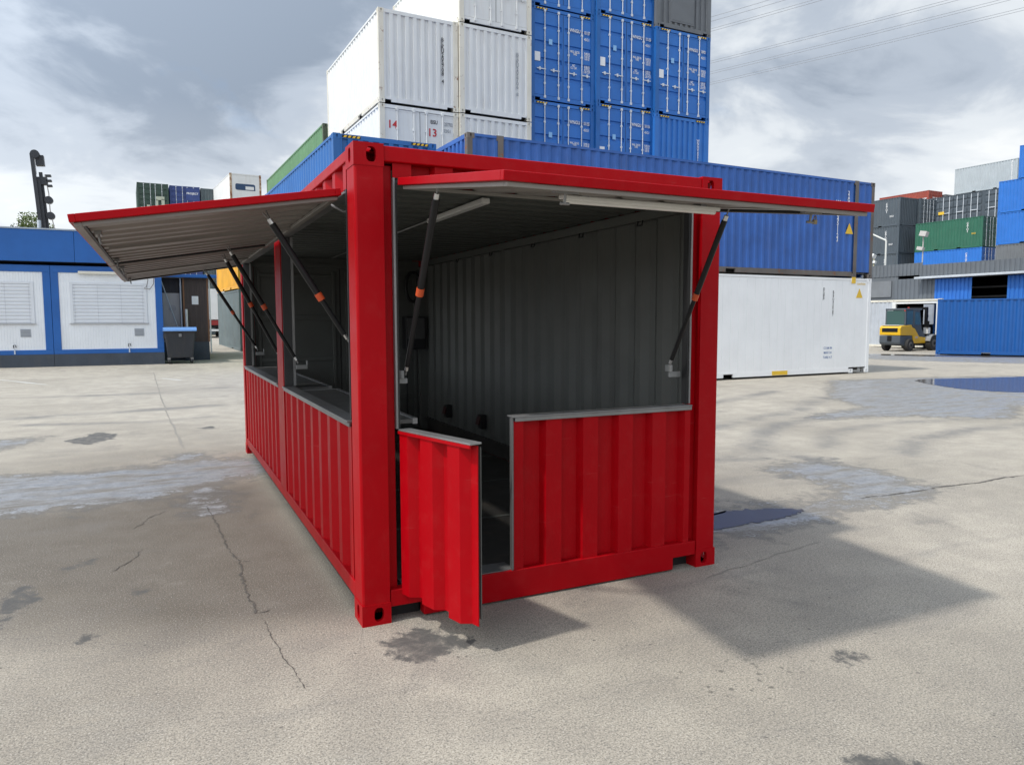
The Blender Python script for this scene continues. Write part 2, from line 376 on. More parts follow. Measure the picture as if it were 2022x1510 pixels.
tonef = M(nt, 'ADD', att('dust'), M(nt, 'MULTIPLY', M(nt, 'SUBTRACT', patch, 0.5), 1.5), clamp=True)
c = MIX(nt, tonef, (0.140, 0.122, 0.098), (0.485, 0.438, 0.360))
blot = NOISE(nt, geo, 1.15, 7, 0.66, 0.6)
c = MIX(nt, M(nt, 'MULTIPLY', ramp(nt, blot, [(0.60, (0,)*3), (0.68, (1,)*3)]), 0.40), c, (0.150, 0.143, 0.133))
c = MIX(nt, M(nt, 'MULTIPLY', ramp(nt, blot, [(0.30, (1,)*3), (0.42, (0,)*3)]), 0.35), c, (0.40, 0.375, 0.325))
c = MIX(nt, M(nt, 'MULTIPLY', ramp(nt, mid, [(0.42, (1,)*3), (0.60, (0,)*3)]), 0.28), c, (0.21, 0.19, 0.165))
c = MIX(nt, M(nt, 'MULTIPLY', ramp(nt, sweep, [(0.56, (0,)*3), (0.72, (1,)*3)]), 0.30), c, (0.175, 0.168, 0.158))
c = MIX(nt, ramp(nt, grain, [(0.36, (1,)*3), (0.50, (0,)*3)]), c, MIX(nt, 0.68, c, (0.070, 0.065, 0.058)))
c = MIX(nt, ramp(nt, grain, [(0.58, (0,)*3), (0.70, (1,)*3)]), c, MIX(nt, 0.6, c, (0.68, 0.64, 0.57)))
c = MIX(nt, ramp(nt, grain2, [(0.34, (0.5,)*3), (0.50, (0,)*3)]), c, (0.12, 0.115, 0.105))
vor = N(nt, 'ShaderNodeTexVoronoi', {'Scale': 8.5, 'Vector': geo}); spk = M(nt, 'ADD', vor.outputs['Distance'], M(nt, 'MULTIPLY', grain2, 0.10))
lone = M(nt, 'MULTIPLY', ramp(nt, spk, [(0.105, (1,)*3), (0.135, (0,)*3)]), ramp(nt, NOISE(nt, geo, 1.1, 2), [(0.46, (0,)*3), (0.56, (1,)*3)]))
c = MIX(nt, M(nt, 'MULTIPLY', lone, 0.65), c, (0.075, 0.07, 0.065))
vor2 = N(nt, 'ShaderNodeTexVoronoi', {'Scale': 15.0, 'Vector': geo}); dsp = M(nt, 'ADD', vor2.outputs['Distance'], M(nt, 'MULTIPLY', NOISE(nt, geo, 28, 3), 0.35))
dro = M(nt, 'MULTIPLY', ramp(nt, dsp, [(0.33, (1,)*3), (0.40, (0,)*3)]), ramp(nt, M(nt, 'ADD', att('drops'), M(nt, 'MULTIPLY', M(nt, 'SUBTRACT', mid, 0.5), 0.8)), [(0.22, (0,)*3), (0.45, (1,)*3)]))
c = MIX(nt, M(nt, 'MULTIPLY', dro, 0.7), c, (0.085, 0.08, 0.07))
ragg = NOISE(nt, geo, 9.0, 5, 0.68, 0.4)
en = M(nt, 'SUBTRACT', M(nt, 'ADD', M(nt, 'MULTIPLY', mid, 0.5), M(nt, 'ADD', M(nt, 'MULTIPLY', ragg, 0.3), M(nt, 'MULTIPLY', grain2, 0.2))), 0.5)
sfac = ramp(nt, M(nt, 'ADD', M(nt, 'ADD', att('stain'), M(nt, 'MULTIPLY', en, 0.95)), 0.5), [(0.485, (0,)*3), (0.53, (1,)*3)])
c = MIX(nt, M(nt, 'MULTIPLY', sfac, ramp(nt, ragg, [(0.35, (0.60,)*3), (0.55, (0.95,)*3)])), c, MIX(nt, grain2, (0.055, 0.054, 0.052), (0.115, 0.112, 0.105)))
smf = M(nt, 'MULTIPLY', ramp(nt, M(nt, 'ADD', M(nt, 'ADD', att('smear'), M(nt, 'MULTIPLY', en, 1.2)), 0.5), [(0.42, (0,)*3), (0.66, (1,)*3)]), ramp(nt, blot, [(0.38, (0.15,)*3), (0.56, (0.75,)*3)]))
c = MIX(nt, smf, c, MIX(nt, grain2, (0.115, 0.112, 0.108), (0.22, 0.212, 0.198)))
wsd = M(nt, 'ADD', M(nt, 'ADD', att('wet'), M(nt, 'MULTIPLY', en, 2.4)), 0.5)
damp = ramp(nt, wsd, [(0.27, (0,)*3), (0.45, (1,)*3)])
wetf = M(nt, 'MULTIPLY', ramp(nt, wsd, [(0.47, (0,)*3), (0.64, (1,)*3)]), ramp(nt, NOISE(nt, N(nt, 'ShaderNodeMapping', {'Vector': geo, 'Scale': (0.7, 2.6, 1)}).outputs[0], 1.8, 6, 0.68), [(0.36, (0.0,)*3), (0.56, (1,)*3)]))
c = MIX(nt, M(nt, 'MULTIPLY', damp, 0.62), c, MIX(nt, grain, (0.060, 0.060, 0.060), (0.15, 0.148, 0.142)))
c = MIX(nt, M(nt, 'MULTIPLY', wetf, 0.85), c, MIX(nt, ramp(nt, M(nt, 'ADD', M(nt, 'MULTIPLY', grain2, 0.6), M(nt, 'MULTIPLY', ragg, 0.4)), [(0.42, (0,)*3), (0.58, (1,)*3)]), (0.15, 0.153, 0.160), (0.33, 0.335, 0.345)))  # pale bluish base colour paints in the sky sheen of the wet film
nt.links.new(c, b.inputs['Base Color'])
rr = M(nt, 'SUBTRACT', 0.90, M(nt, 'ADD', M(nt, 'MULTIPLY', wetf, 0.56), M(nt, 'MULTIPLY', sfac, 0.18)))
nt.links.new(rr, b.inputs['Roughness'])
nt.links.new(M(nt, 'ADD', 0.32, M(nt, 'MULTIPLY', wetf, 0.65)), b.inputs['Specular IOR Level'])
hgt = M(nt, 'ADD', M(nt, 'MULTIPLY', grain, 0.6), M(nt, 'ADD', M(nt, 'MULTIPLY', grain2, 0.6), M(nt, 'MULTIPLY', mid, 0.8)))
bp = N(nt, 'ShaderNodeBump', {'Distance': 0.007, 'Height': hgt, 'Strength': M(nt, 'SUBTRACT', 0.50, M(nt, 'MULTIPLY', wetf, 0.42))})
nt.links.new(bp.outputs[0], b.inputs['Normal'])
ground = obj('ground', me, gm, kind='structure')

# cracks and worn paint, thin sheets on the asphalt
crackm = flat('crack_dirt', (0.088, 0.080, 0.070), 0.9, var=0.4)
def ribbon(name, pts, w, mat, jit, wob, z=0.003, step=0.05):
    rnd = random.Random(len(pts)*31+int(w*1e4)); P = []
    for (x0, y0), (x1, y1) in zip(pts[:-1], pts[1:]):
        n = max(1, int(math.hypot(x1-x0, y1-y0)/step))
        for k in range(n): t = k/n; P.append(Vector((x0+(x1-x0)*t, y0+(y1-y0)*t)))
    P.append(Vector(pts[-1]))
    o_ = 0.0; mb = MB()
    for j, p in enumerate(P):
        d = (P[min(j+1, len(P)-1)]-P[max(j-1, 0)]).normalized(); nrm = Vector((-d.y, d.x))
        o_ = o_*0.7+rnd.uniform(-wob, wob); ww = w*(1+rnd.uniform(-jit, jit))*(1 if 0 < j < len(P)-1 else 0.1)
        q = p+nrm*o_
        for s_ in (-1, 1): e = q+nrm*ww*s_; mb.v.append((e.x, e.y, gz(e.y)+z))
    for j in range(len(P)-1): mb.f.append((2*j, 2*j+1, 2*j+3, 2*j+2))
    return obj(name, mb, mat, ground)
ribbon('crack', [(-0.62, 3.2), (-0.59, 2.75), (-0.56, 2.3), (-0.545, 1.9), (-0.52, 1.62), (-0.485, 1.47)], 0.0050, crackm, 0.85, 0.009, step=0.020)
ribbon('crack', [(-0.485, 1.47), (-0.43, 1.44)], 0.0042, crackm, 0.6, 0.008, step=0.02)
ribbon('crack', [(-0.485, 1.47), (-0.51, 1.12), (-0.515, 0.86), (-0.50, 0.62), (-0.495, 0.46)], 0.0060, crackm, 0.9, 0.009, step=0.016)
ribbon('crack', [(-0.495, 0.46), (-0.45, 0.47), (-0.42, 0.49)], 0.005, crackm, 0.7, 0.006, step=0.02)
ribbon('crack', [(-0.48, 0.40), (-0.465, 0.20), (-0.46, 0.02), (-0.45, -0.15), (-0.42, -0.4), (-0.40, -0.55)], 0.0018, crackm, 0.9, 0.006, step=0.02)
ribbon('crack', [(-1.18, 2.69), (-1.06, 3.05), (-0.95, 3.22)], 0.0032, crackm, 0.8, 0.012, step=0.03)
ribbon('crack', [(-1.28, 1.62), (-1.20, 1.78), (-1.13, 1.95), (-1.12, 2.1)], 0.0028, crackm, 0.8, 0.012, step=0.03)
ribbon('crack', [(-0.70, 6.6), (-0.77, 7.9), (-0.9, 11.5), (-1.05, 17.5), (-1.18, 22.9)], 0.014, flat('faint_seam', (0.24, 0.22, 0.19), 0.9), 0.5, 0.01, step=0.2)
ribbon('crack', [(4.9, 0.86), (5.5, 0.82), (6.0, 0.845), (6.5, 0.80), (7.0, 0.83), (7.4, 0.82), (8.4, 0.9), (10.5, 1.3)], 0.010, crackm, 0.9, 0.012, step=0.04)
ribbon('crack', [(2.2, -0.20), (2.9, -0.05), (3.5, 0.05)], 0.004, flat('faint_seam', (0.24, 0.22, 0.19), 0.9), 0.8, 0.012, step=0.05)
paintm = flat('worn_line_paint', (0.50, 0.49, 0.46), 0.8, var=0.3)
ribbon('painted_line', [(-6.4, 23.7), (-5.13, 21.5), (-3.65, 18.9)], 0.05, paintm, 0.5, 0.005, step=0.3)
ribbon('painted_line', [(-0.95, 20.0), (-0.42, 18.9)], 0.05, paintm, 0.5, 0.005, step=0.2)

# standing water
wm, nt, b = newmat('puddle_water')
b.inputs['Base Color'].default_value = (0.120, 0.110, 0.104, 1); b.inputs['Roughness'].default_value = 0.10; b.inputs['IOR'].default_value = 1.30
wv = N(nt, 'ShaderNodeNewGeometry').outputs['Position']
bp = N(nt, 'ShaderNodeBump', {'Distance': 0.004, 'Strength': 0.12, 'Height': NOISE(nt, wv, 6, 2)}); nt.links.new(bp.outputs[0], b.inputs['Normal'])
def puddle(outline, amp, seed, z=0.005):
    rnd = random.Random(seed); n = len(outline); P = []
    for i in range(n):
        p0, p1, p2, p3 = [Vector(outline[(i+k) % n]) for k in (-1, 0, 1, 2)]
        for k in range(14):
            t = k/14; q = 0.5*((2*p1)+(p2-p0)*t+(2*p0-5*p1+4*p2-p3)*t*t+(3*p1-p0-3*p2+p3)*t**3)
            P.append((q.x+rnd.uniform(-amp, amp), q.y+rnd.uniform(-amp, amp)))
    mb = MB(); mb.v = [(x, y, gz(y)+z) for x, y in P]; mb.f = [tuple(range(len(P)))]
    o = obj('puddle', mb, wm, kind='structure'); return o
puddle([(2.75, 0.66), (2.85, 0.95), (3.32, 1.03), (3.71, 1.00), (4.10, 0.80), (3.84, 0.69), (3.36, 0.66)], 0.03, 3)
puddle([(17.2, 9.0), (18.09, 9.7), (20.15, 9.3), (23.0, 8.5), (22.0, 6.0), (18.2, 6.0), (16.67, 6.35), (16.39, 7.42)], 0.04, 5)
puddle([(28.6, 21.2), (30.6, 20.7), (31.6, 19.2), (34.2, 17.2), (35.0, 15.4), (33.0, 15.6), (30.9, 17.6), (29.6, 19.6)], 0.05, 8)

# ================================================================== SHIPPING CONTAINERS
CACHE = {}
def cached(key, fn):
    if key not in CACHE:
        mb = fn(); CACHE[key] = mb.mesh(key[0])
    return CACHE[key]
Wc = 2.438
def casting_mesh():
    m = MB(); w, l, h = 0.162, 0.178, 0.118
    m.holeplate(w, h, w*0.55, h/2, 0.022, 0.040, 0.03, lambda u, v, d: (u, d, v))             # end face (-y)
    m.holeplate(l, h, l*0.5, h/2, 0.022, 0.040, 0.03, lambda u, v, d: (d, l-u, v))            # side face (-x)
    m.holeplate(w, l, w*0.5, l/2, 0.028, 0.05, 0.02, lambda u, v, d: (u, v, h-d))             # top face
    m.box(0.035, w, 0.035, l, 0.0, h-0.025)
    i = len(m.v); m.v += [(0, 0, 0), (w, 0, 0), (w, l, 0), (0, l, 0)]; m.f.append((i+3, i+2, i+1, i))
    i = len(m.v); m.v += [(w, 0, 0), (w, l, 0), (w, l, h), (w, 0, h), (0, l, 0), (0, l, h)]; m.f += [(i, i+1, i+2, i+3), (i+1, i+4, i+5, i+2)]
    return m
def castings(root, L, H, mat):
    me_ = cached(('corner_casting',), casting_mesh)
    for ex in (0, 1):
        for ey in (0, 1):
            for ez in (0, 1):
                obj('corner_casting', me_, mat, root, (Wc if ex else 0, L if ey else 0, H-0.118 if ez else 0), None, (-1 if ex else 1, -1 if ey else 1, 1))
def siderail(L, H):
    e = 0.92 if L > 13 else 0.178
    n1, n2 = L/2-1.2, L/2+1.2
    poly = [(e, 0.03), (n1, 0.03), (n1, 0.125), (n1+0.36, 0.125), (n1+0.36, 0.03), (n2-0.36, 0.03), (n2-0.36, 0.125), (n2, 0.125), (n2, 0.03), (L-e, 0.03), (L-e, 0.17), (e, 0.17)]
    return MB().prism(poly, lambda u, v, w: (w, u, v), 0.006, 0.055)
def endsill(H):
    poly = [(0.162, 0.105), (0.36, 0.105), (0.36, 0.04), (Wc-0.36, 0.04), (Wc-0.36, 0.105), (Wc-0.162, 0.105), (Wc-0.162, 0.175), (0.162, 0.175)]
    return MB().prism(poly, lambda u, v, w: (u, w, v), 0.008, 0.06)
def doorleaf(H, flush):
    z0, z1 = 0.19, H-0.115; w = 1.115; pr = [(0.0, 0.0)]
    hh = z1-z0
    if not flush:
        for f_ in (0.22, 0.42, 0.62, 0.82):
            a = hh*f_; pr += [(a-0.075, 0.0), (a-0.055, 0.040), (a+0.055, 0.040), (a+0.075, 0.0)]
    pr.append((hh, 0.0))
    m = MB().sheet(pr, lambda u, d, x: (x, 0.030+d, z0+u), 0.05, w-0.05, 0.004)
    for x0, x1, a, b_ in ((0, 0.05, 0, hh), (w-0.05, w, 0, hh)): m.box(x0, x1, 0.026, 0.075, z0+a, z0+b_)
    m.box(0.05, w-0.05, 0.026, 0.075, z0, z0+0.05); m.box(0.05, w-0.05, 0.026, 0.075, z1-0.05, z1)
    return m
def lockbar(H):
    m = MB().tube((0, 0, 0.10), (0, 0, H-0.07), 0.0165, n=8)
    for z in (0.12, H-0.115): m.box(-0.035, 0.035, -0.02, 0.03, z-0.03, z+0.05)
    for z in (0.55, H/2+0.1, H-0.65): m.box(-0.03, 0.03, -0.012, 0.035, z-0.03, z+0.03)
    return m
def handle(): return MB().box(-0.30, 0.03, -0.012, 0.012, -0.014, 0.014).box(-0.22, -0.17, -0.02, 0.03, -0.05, 0.05)
def doors(root, H, mat, barmat, flush=False, lod=0, far=False, L=0):
    out = []
    for k in (0, 1):
        d = obj('door', cached(('door', H, flush), lambda: doorleaf(H, flush)), mat, root, (0.098, 0, 0) if k == 0 else (Wc-0.098, 0, 0), None, (1, 1, 1) if k == 0 else (-1, 1, 1))
        if far: d.location = (Wc-0.098, L, 0) if k == 0 else (0.098, L, 0); d.rotation_euler = (0, 0, math.pi)
        for bx in (0.42, 0.93):
            obj('locking_bar', cached(('locking_bar', H), lambda: lockbar(H)), barmat, d, (bx, -0.008, 0))
            if lod == 0: obj('handle', cached(('handle',), handle), barmat, d, (bx, -0.02, 0.98))
        if lod == 0:
            gk = obj('gasket', cached(('gasket', H), lambda: MB().box(-0.022, -0.002, 0.018, 0.07, 0.18, H-0.11).box(1.116, 1.123, 0.02, 0.07, 0.19, H-0.11)), black, d)
        out.append(d)
    return out
def striped(root, H, y=-0.004):
    for x0 in (0.20, Wc-0.20-0.42):
        obj('hazard_stripe', cached(('hazard_plate',), lambda: MB().box(0, 0.42, 0, 0.006, 0, 0.055)), black, root, (x0, y, H-0.085))
        for k in range(4):
            obj('hazard_stripe', cached(('hazard_bar',), lambda: MB().prism([(0, 0.004), (0.055, 0.004), (0.085, 0.051), (0.03, 0.051)], lambda u, v, w: (u, w, v), -0.004, 0.0)), yellow, root, (x0+0.03+k*0.10, y, H-0.085))
def container(name, label, x, y, z, th, L, H, mat, near='wall', far='wall', group='stacked shipping containers', bar=None, lod=0, stripes=False, flush=False, trim=None, panel=False, midpost=False, smoothside=False):
    root = thing(name, label, 'container', (x, y, z), R(th), group)
    trim = trim or mat; bar = bar or mat
    castings(root, L, H, trim)
    pm = cached(('corner_post', H), lambda: MB().prism([(0.004, 0.004), (0.155, 0.004), (0.155, 0.05), (0.10, 0.05), (0.10, 0.13), (0.004, 0.13)], lambda u, v, w: (u, v, w), 0.118, H-0.118))
    for ex in (0, 1):
        for ey in (0, 1):
            obj('corner_post', pm, trim, root, (Wc if ex else 0, L if ey else 0, 0), None, (-1 if ex else 1, -1 if ey else 1, 1))
    if smoothside:
        sp = cached(('side_panel_flat', L, H), lambda: MB().sheet(sum([[(0.13+k*0.30, 0.0), (0.13+k*0.30+0.292, 0.0), (0.13+k*0.30+0.294, 0.006), (0.13+k*0.30+0.298, 0.006)] for k in range(int((L-0.26)/0.30))], [])+[(L-0.13, 0.0)], lambda u, d, w: (0.012+d, u, w), 0.17, H-0.075, 0.01))
    else:
        sp = cached(('side_panel', L, H), lambda: MB().sheet(corr(L-0.26, u0=0.13), lambda u, d, w: (0.014+d, u, w), 0.165, H-0.055, 0.005))
    tr = cached(('top_rail', L, H), lambda: MB().box(0.004, 0.064, 0.178, L-0.178, H-0.068, H-0.008))
    br = cached(('bottom_rail', L, H), lambda: siderail(L, H))
    for ex in (0, 1):
        sc = (-1, 1, 1) if ex else (1, 1, 1); lc = (Wc, 0, 0) if ex else (0, 0, 0)
        obj('side_panel', sp, mat, root, lc, None, sc); obj('top_rail', tr, trim if smoothside else mat, root, lc, None, sc); obj('bottom_rail', br, trim, root, lc, None, sc)
    es = cached(('end_sill', H), lambda: endsill(H)); hd = cached(('header', H), lambda: MB().box(0.162, Wc-0.162, 0.006, 0.07, H-0.105, H-0.008))
    for ey in (0, 1):
        sc = (1, -1, 1) if ey else (1, 1, 1); lc = (0, L, 0) if ey else (0, 0, 0)
        obj('end_sill', es, mat, root, lc, None, sc); obj('header', hd, mat, root, lc, None, sc)
        kind = far if ey else near
        if kind == 'wall':
            ep = cached(('end_panel', H), lambda: MB().sheet(corr(Wc-0.20, 0.25, 0.110, 0.018, 0.046, 0.10), lambda u, d, w: (u, 0.012+d, w), 0.17, H-0.10, 0.005))
            obj('end_panel', ep, mat, root, lc, None, sc)
        elif kind == 'reefer': pass
        else: doors(root, H, mat, bar, flush, lod, bool(ey), L)
    obj('roof', cached(('roof', L), lambda: MB().sheet(corr(L-0.2, 0.21, 0.09, 0.03, 0.02, 0.1), lambda u, d, w: (w, u, -d), 0.06, Wc-0.06, 0.004)), mat, root, (0, 0, H-0.012))
    obj('floor_slab', cached(('floor_slab', L), lambda: MB().box(0.056, Wc-0.056, 0.062, L-0.062, 0.13, 0.165)), blacks, root)
    if stripes: striped(root, H)
    return root
white1 = paint('container_white', (0.69, 0.70, 0.69), 0.5, 0.03, 0.12, (0.42, 0.36, 0.28)); cream = paint('container_cream', (0.68, 0.65, 0.56), 0.5, 0.05, 0.14, (0.40, 0.28, 0.16), rust=0.05)
blue1 = paint('container_blue', (0.022, 0.150, 0.48), 0.45, 0.08, 0.06, (0.06, 0.10, 0.2)); blue2 = paint('container_blue_deep', (0.016, 0.120, 0.37), 0.45, 0.08, 0.08, (0.05, 0.08, 0.16))
blue3 = paint('container_blue_faded', (0.026, 0.105, 0.37), 0.5, 0.14, 0.12, (0.12, 0.13, 0.20))
bluebright = paint('container_blue_bright', (0.018, 0.145, 0.50), 0.42, 0.06, 0.05, (0.05, 0.12, 0.3))
blueplain = paint('container_blue_plain', (0.006, 0.085, 0.31), 0.42, 0.05, 0.03, (0.02, 0.08, 0.2))
grey1 = paint('container_grey', (0.135, 0.145, 0.155), 0.5, 0.08, 0.08); grey2 = paint('container_anthracite', (0.065, 0.083, 0.100), 0.5, 0.08, 0.08)
lightgrey = paint('container_light_grey', (0.40, 0.44, 0.46), 0.5, 0.05, 0.06)
green1 = paint('container_green', (0.020, 0.115, 0.070), 0.45, 0.08, 0.06); green2 = paint('container_sage', (0.11, 0.24, 0.115), 0.5, 0.10, 0.12, (0.16, 0.17, 0.12))
green3 = paint('container_dark_green', (0.030, 0.060, 0.045), 0.5, 0.12, 0.12)
rusttrim = paint('rusty_frame', (0.125, 0.112, 0.105), 0.7, 0.2, 0.22, (0.16, 0.10, 0.07), rust=0.16)
rustpost = paint('rust_streaked_post', (0.50, 0.40, 0.28), 0.6, 0.2, 0.4, (0.32, 0.14, 0.05), rust=0.75)
redbox = paint('container_oxide_red', (0.30, 0.055, 0.035), 0.5, 0.1, 0.1); yellowbox = paint('container_yellow', (0.68, 0.34, 0.02), 0.5, 0.12, 0.2, (0.45, 0.25, 0.06))
steelbar = flat('galvanised_bar', (0.60, 0.63, 0.66), 0.45, 0.3)
S20, S30, S40, S45 = 6.058, 9.125, 12.192, 13.716; STD, HC = 2.591, 2.896
TH = 2.0; c2, s2 = math.cos(R(TH)), math.sin(R(TH))

# --- white stack, two columns of twenty-footers
WA = (4.94, 17.20); WB = (7.40, 17.22); lvl = [0.0, 2.62, 5.24, 7.86, 10.48]
for k in (0, 1):
    container('shipping_container', ['white container at the foot of the white stack, first column', 'white container second from the ground in the white stack, first column'][k], *WA, lvl[k], TH, S20, STD, white1, lod=1, trim=cream, group='white container stack')
    container('shipping_container', ['white container at the foot of the white stack, second column', 'white container second from the ground in the white stack, second column'][k], *WB, lvl[k], TH, S20, STD, white1, lod=1, trim=cream, group='white container stack')
w14 = container('shipping_container', 'white container with red numbers 14 and 13 on its doors', *WA, lvl[2], TH, S20, STD, white1, near='door', bar=white1, flush=True, trim=cream, group='white container stack')
text('14', 0.31, txt_red, w14, (0.38, 0.020, 2.03)); text('13', 0.31, txt_red, w14, (1.60, 0.020, 1.93))
text('EISU', 0.15, txt_black, w14, (1.66, 0.020, 2.24), sx=0.8); text('257702', 0.15, txt_grey, w14, (2.12, 0.020, 2.22), sx=0.6); text('22G1', 0.13, txt_grey, w14, (2.08, 0.020, 2.03), sx=0.8)
w4a = container('shipping_container', 'white container with black vertical code, top of the leftmost column', *WA, lvl[3], TH, S20, STD, white1, trim=cream, group='white container stack')
text(CODES['wa'], 0.15, txt_black, w4a, (1.945, 0.008, 1.42))
w3b = container('shipping_container', 'white corrugated container end half hidden behind the long blue container', *WB, lvl[2], TH, S20, STD, white1, trim=cream, group='white container stack')
text(CODES['wc'], 0.13, txt_grey, w3b, (1.945, 0.008, 1.5))
w4b = container('shipping_container', 'white container with pale vertical code beside the blue column', *WB, lvl[3], TH, S20, STD, white1, trim=cream, group='white container stack')
text(CODES['wb'], 0.15, txt_grey, w4b, (1.945, 0.008, 1.36))
w5b = container('shipping_container', 'topmost white container with flush doors, cut by the top of the photo', *WB, lvl[4], TH, S20, STD, white1, near='door', bar=white1, flush=True, trim=cream, group='white container stack')
text('257702', 0.13, txt_grey, w5b, (1.95, 0.020, 1.1)); text('EISU', 0.13, txt_grey, w5b, (1.55, 0.020, 1.1))

# --- blue high cubes, three columns with door ends
BC = [((9.98, 17.66), 0.0), ((12.42, 17.66), 0.10), ((14.76, 17.60), 0.04)]
def blue_doors(label, xy, z, num, tail, lower=False):
    r = container('shipping_container', label, *xy, z, TH, S20, HC, blue1, near='door', bar=steelbar, stripes=True, group='blue high cube stack', trim=blue2)
    text('WNGU', 0.15, txt_white, r, (1.665, 0.018, 2.36), sx=0.85); text(num, 0.15, txt_white, r, (2.125, 0.018, 2.36), sx=0.52); text(tail, 0.17, txt_white, r, (2.345, 0.018, 2.35)); text('45G1', 0.12, txt_white, r, (2.12, 0.018, 2.15), sx=0.8)
    text(BLK1, 0.10, txt_white, r, (1.665, 0.018, 1.66), sx=0.62); text(BLK1B, 0.085, txt_white, r, (2.13, 0.018, 1.62), sx=0.62)
    text(BLK2, 0.10, txt_white, r, (1.62, 0.018, 1.22), sx=0.62); text(BLK2B, 0.085, txt_white, r, (2.13, 0.018, 1.20), sx=0.58)
    obj('placard', cached(('placard',), lambda: MB().box(0, 0.20, 0, 0.006, 0, 0.28)), txt_white, r, (0.16, 0.016, 1.22))
    obj('placard', cached(('placard_small',), lambda: MB().box(0, 0.13, 0, 0.006, 0, 0.17)), flat('pale_blue_print', (0.25, 0.48, 0.75), 0.5), r, (0.68, 0.016, 1.78))
    return r
names = ['first', 'second', 'third']
for ci, ((bx, by), dz) in enumerate(BC):
    for k in (0, 1): container('shipping_container', 'blue container %s in the %s blue column behind the long blue container' % (['at the foot', 'second from the ground'][k], names[ci]), bx, by, dz+k*2.896, TH, S20, HC, blue1, lod=1, group='blue high cube stack', trim=blue2)
z3, z4 = 2*2.9+0.02, 3*2.9+0.03
blue_doors('blue door end half hidden behind the long blue container, beside the white stack', BC[0][0], 5.78, '101155', '5')
blue_doors('blue door end half hidden behind the long blue container, middle column', BC[1][0], 5.96, '101156', '2')
b3 = container('shipping_container', 'lighter blue corrugated container end with white vertical code', *BC[2][0], 5.87, TH, S20, HC, paint('container_blue_mid', (0.028, 0.165, 0.50), 0.45, 0.06, 0.05), stripes=True, group='blue high cube stack')
text(CODES['blu'], 0.13, txt_white, b3, (1.945, 0.008, 1.7))
blue_doors('blue container doors with white lettering, whole and next to the white containers', BC[0][0], 8.68, '101157', '0')
blue_doors('blue container doors with white lettering in the middle blue column', BC[1][0], 8.86, '101158', '2')
blue_doors('blue container doors under the dark grey container', BC[2][0], 8.77, '100951', '7')
container('shipping_container', 'blue door end cut by the top of the photo, first blue column', *BC[0][0], 11.58, TH, S20, HC, blue1, near='door', bar=steelbar, stripes=True, group='blue high cube stack', trim=blue2)
container('shipping_container', 'blue door end cut by the top of the photo, middle blue column', *BC[1][0], 11.76, TH, S20, HC, blue1, near='door', bar=steelbar, stripes=True, group='blue high cube stack', trim=blue2)
g5 = container('shipping_container', 'dark grey container with flat hatch panel on top of the blue stack', *BC[2][0], 11.67, TH, S20, HC, grey1, group='blue high cube stack')
text(CODES['gr'], 0.13, txt_white, g5, (1.945, 0.008, 1.6))
obj('hatch_panel', MB().box(0.62, 1.66, -0.004, 0.07, 0.26, 2.4).box(0.66, 1.62, -0.010, -0.004, 0.32, 2.36), grey1, g5)

# --- two forty-five footers, long side towards the camera
O45 = (5.40-Wc*math.cos(R(-88)), 11.74-Wc*math.sin(R(-88)))
w45 = container('reefer_container', 'long white refrigerated container standing on the asphalt under the faded blue one', *O45, 0.03, -88, S45, HC, paint('reefer_white', (0.80, 0.81, 0.82), 0.42, 0.03, 0.05, (0.45, 0.44, 0.42)), smoothside=True, group='long containers')
b45 = container('shipping_container', 'long faded blue container with brown posts lying on the white one', *O45, HC+0.05, -88, S45, HC, blue3, trim=rusttrim, group='long containers')
for r, mt in ((w45, MATS['reefer_white']), (b45, rusttrim)):
    for yy in (0.76, S45-0.76-0.12):
        if r is b45: obj('corner_post', cached(('mid_post',), lambda: MB().box(0.0, 0.012, 0, 0.14, 0.02, HC)), mt, r, (Wc-0.004, yy, 0))
        me_ = cached(('corner_casting',), casting_mesh)
        for z_ in (0, HC-0.118):
            obj('corner_casting', me_, mt, r, (Wc+0.004, yy-0.03, z_), None, (-1, 1, 1))
text(V('WNGU451123'), 0.17, txt_white, b45, (Wc-0.004, 12.1, 1.65), '+x'); text(V('22G1'), 0.15, txt_white, b45, (Wc-0.004, 12.55, 2.35), '+x'); text("45'", 0.30, txt_white, b45, (Wc-0.004, 13.28, 1.98), '+x')
def triangle(root, y, z, s=0.30):
    obj('warning_triangle', cached(('warning_triangle', s), lambda: MB().prism([(-s/2, 0), (s/2, 0), (0, s*0.95)], lambda u, v, w: (w, u, v), 0, 0.004)), yellow, root, (Wc-0.008, y, z))
triangle(b45, 12.62, 1.30, 0.34); triangle(w45, 13.18, 2.30, 0.30)
text(V('REFU450287'), 0.105, txt_black, w45, (Wc-0.008, 12.02, 2.12), '+x'); gl_ = text('GLOBAL', 0.10, txt_black, w45, (Wc-0.008, 11.6, 2.4), '+x'); gl_.rotation_euler = (R(90), R(90), R(90))
text('CAUTION', 0.085, yellow, w45, (Wc-0.008, 13.25, 2.72), '+x')
for k, s_ in enumerate(('CU.M 84', 'MAX 34', 'TARE 4.7')): text(s_, 0.10, flat('blue_print', (0.12, 0.20, 0.38), 0.6), w45, (Wc-0.008, 11.85, 0.78-0.14*k), '+x')
obj('yellow_mark', MB().box(0, 0.006, 0, 0.17, 0, 0.19), yellow, w45, (Wc+0.006, 12.80, HC-0.16)); obj('yellow_mark', MB().box(0, 0.006, 0, 0.62, 0, 0.12), yellow, w45, (Wc-0.004, 9.55, 0.04))

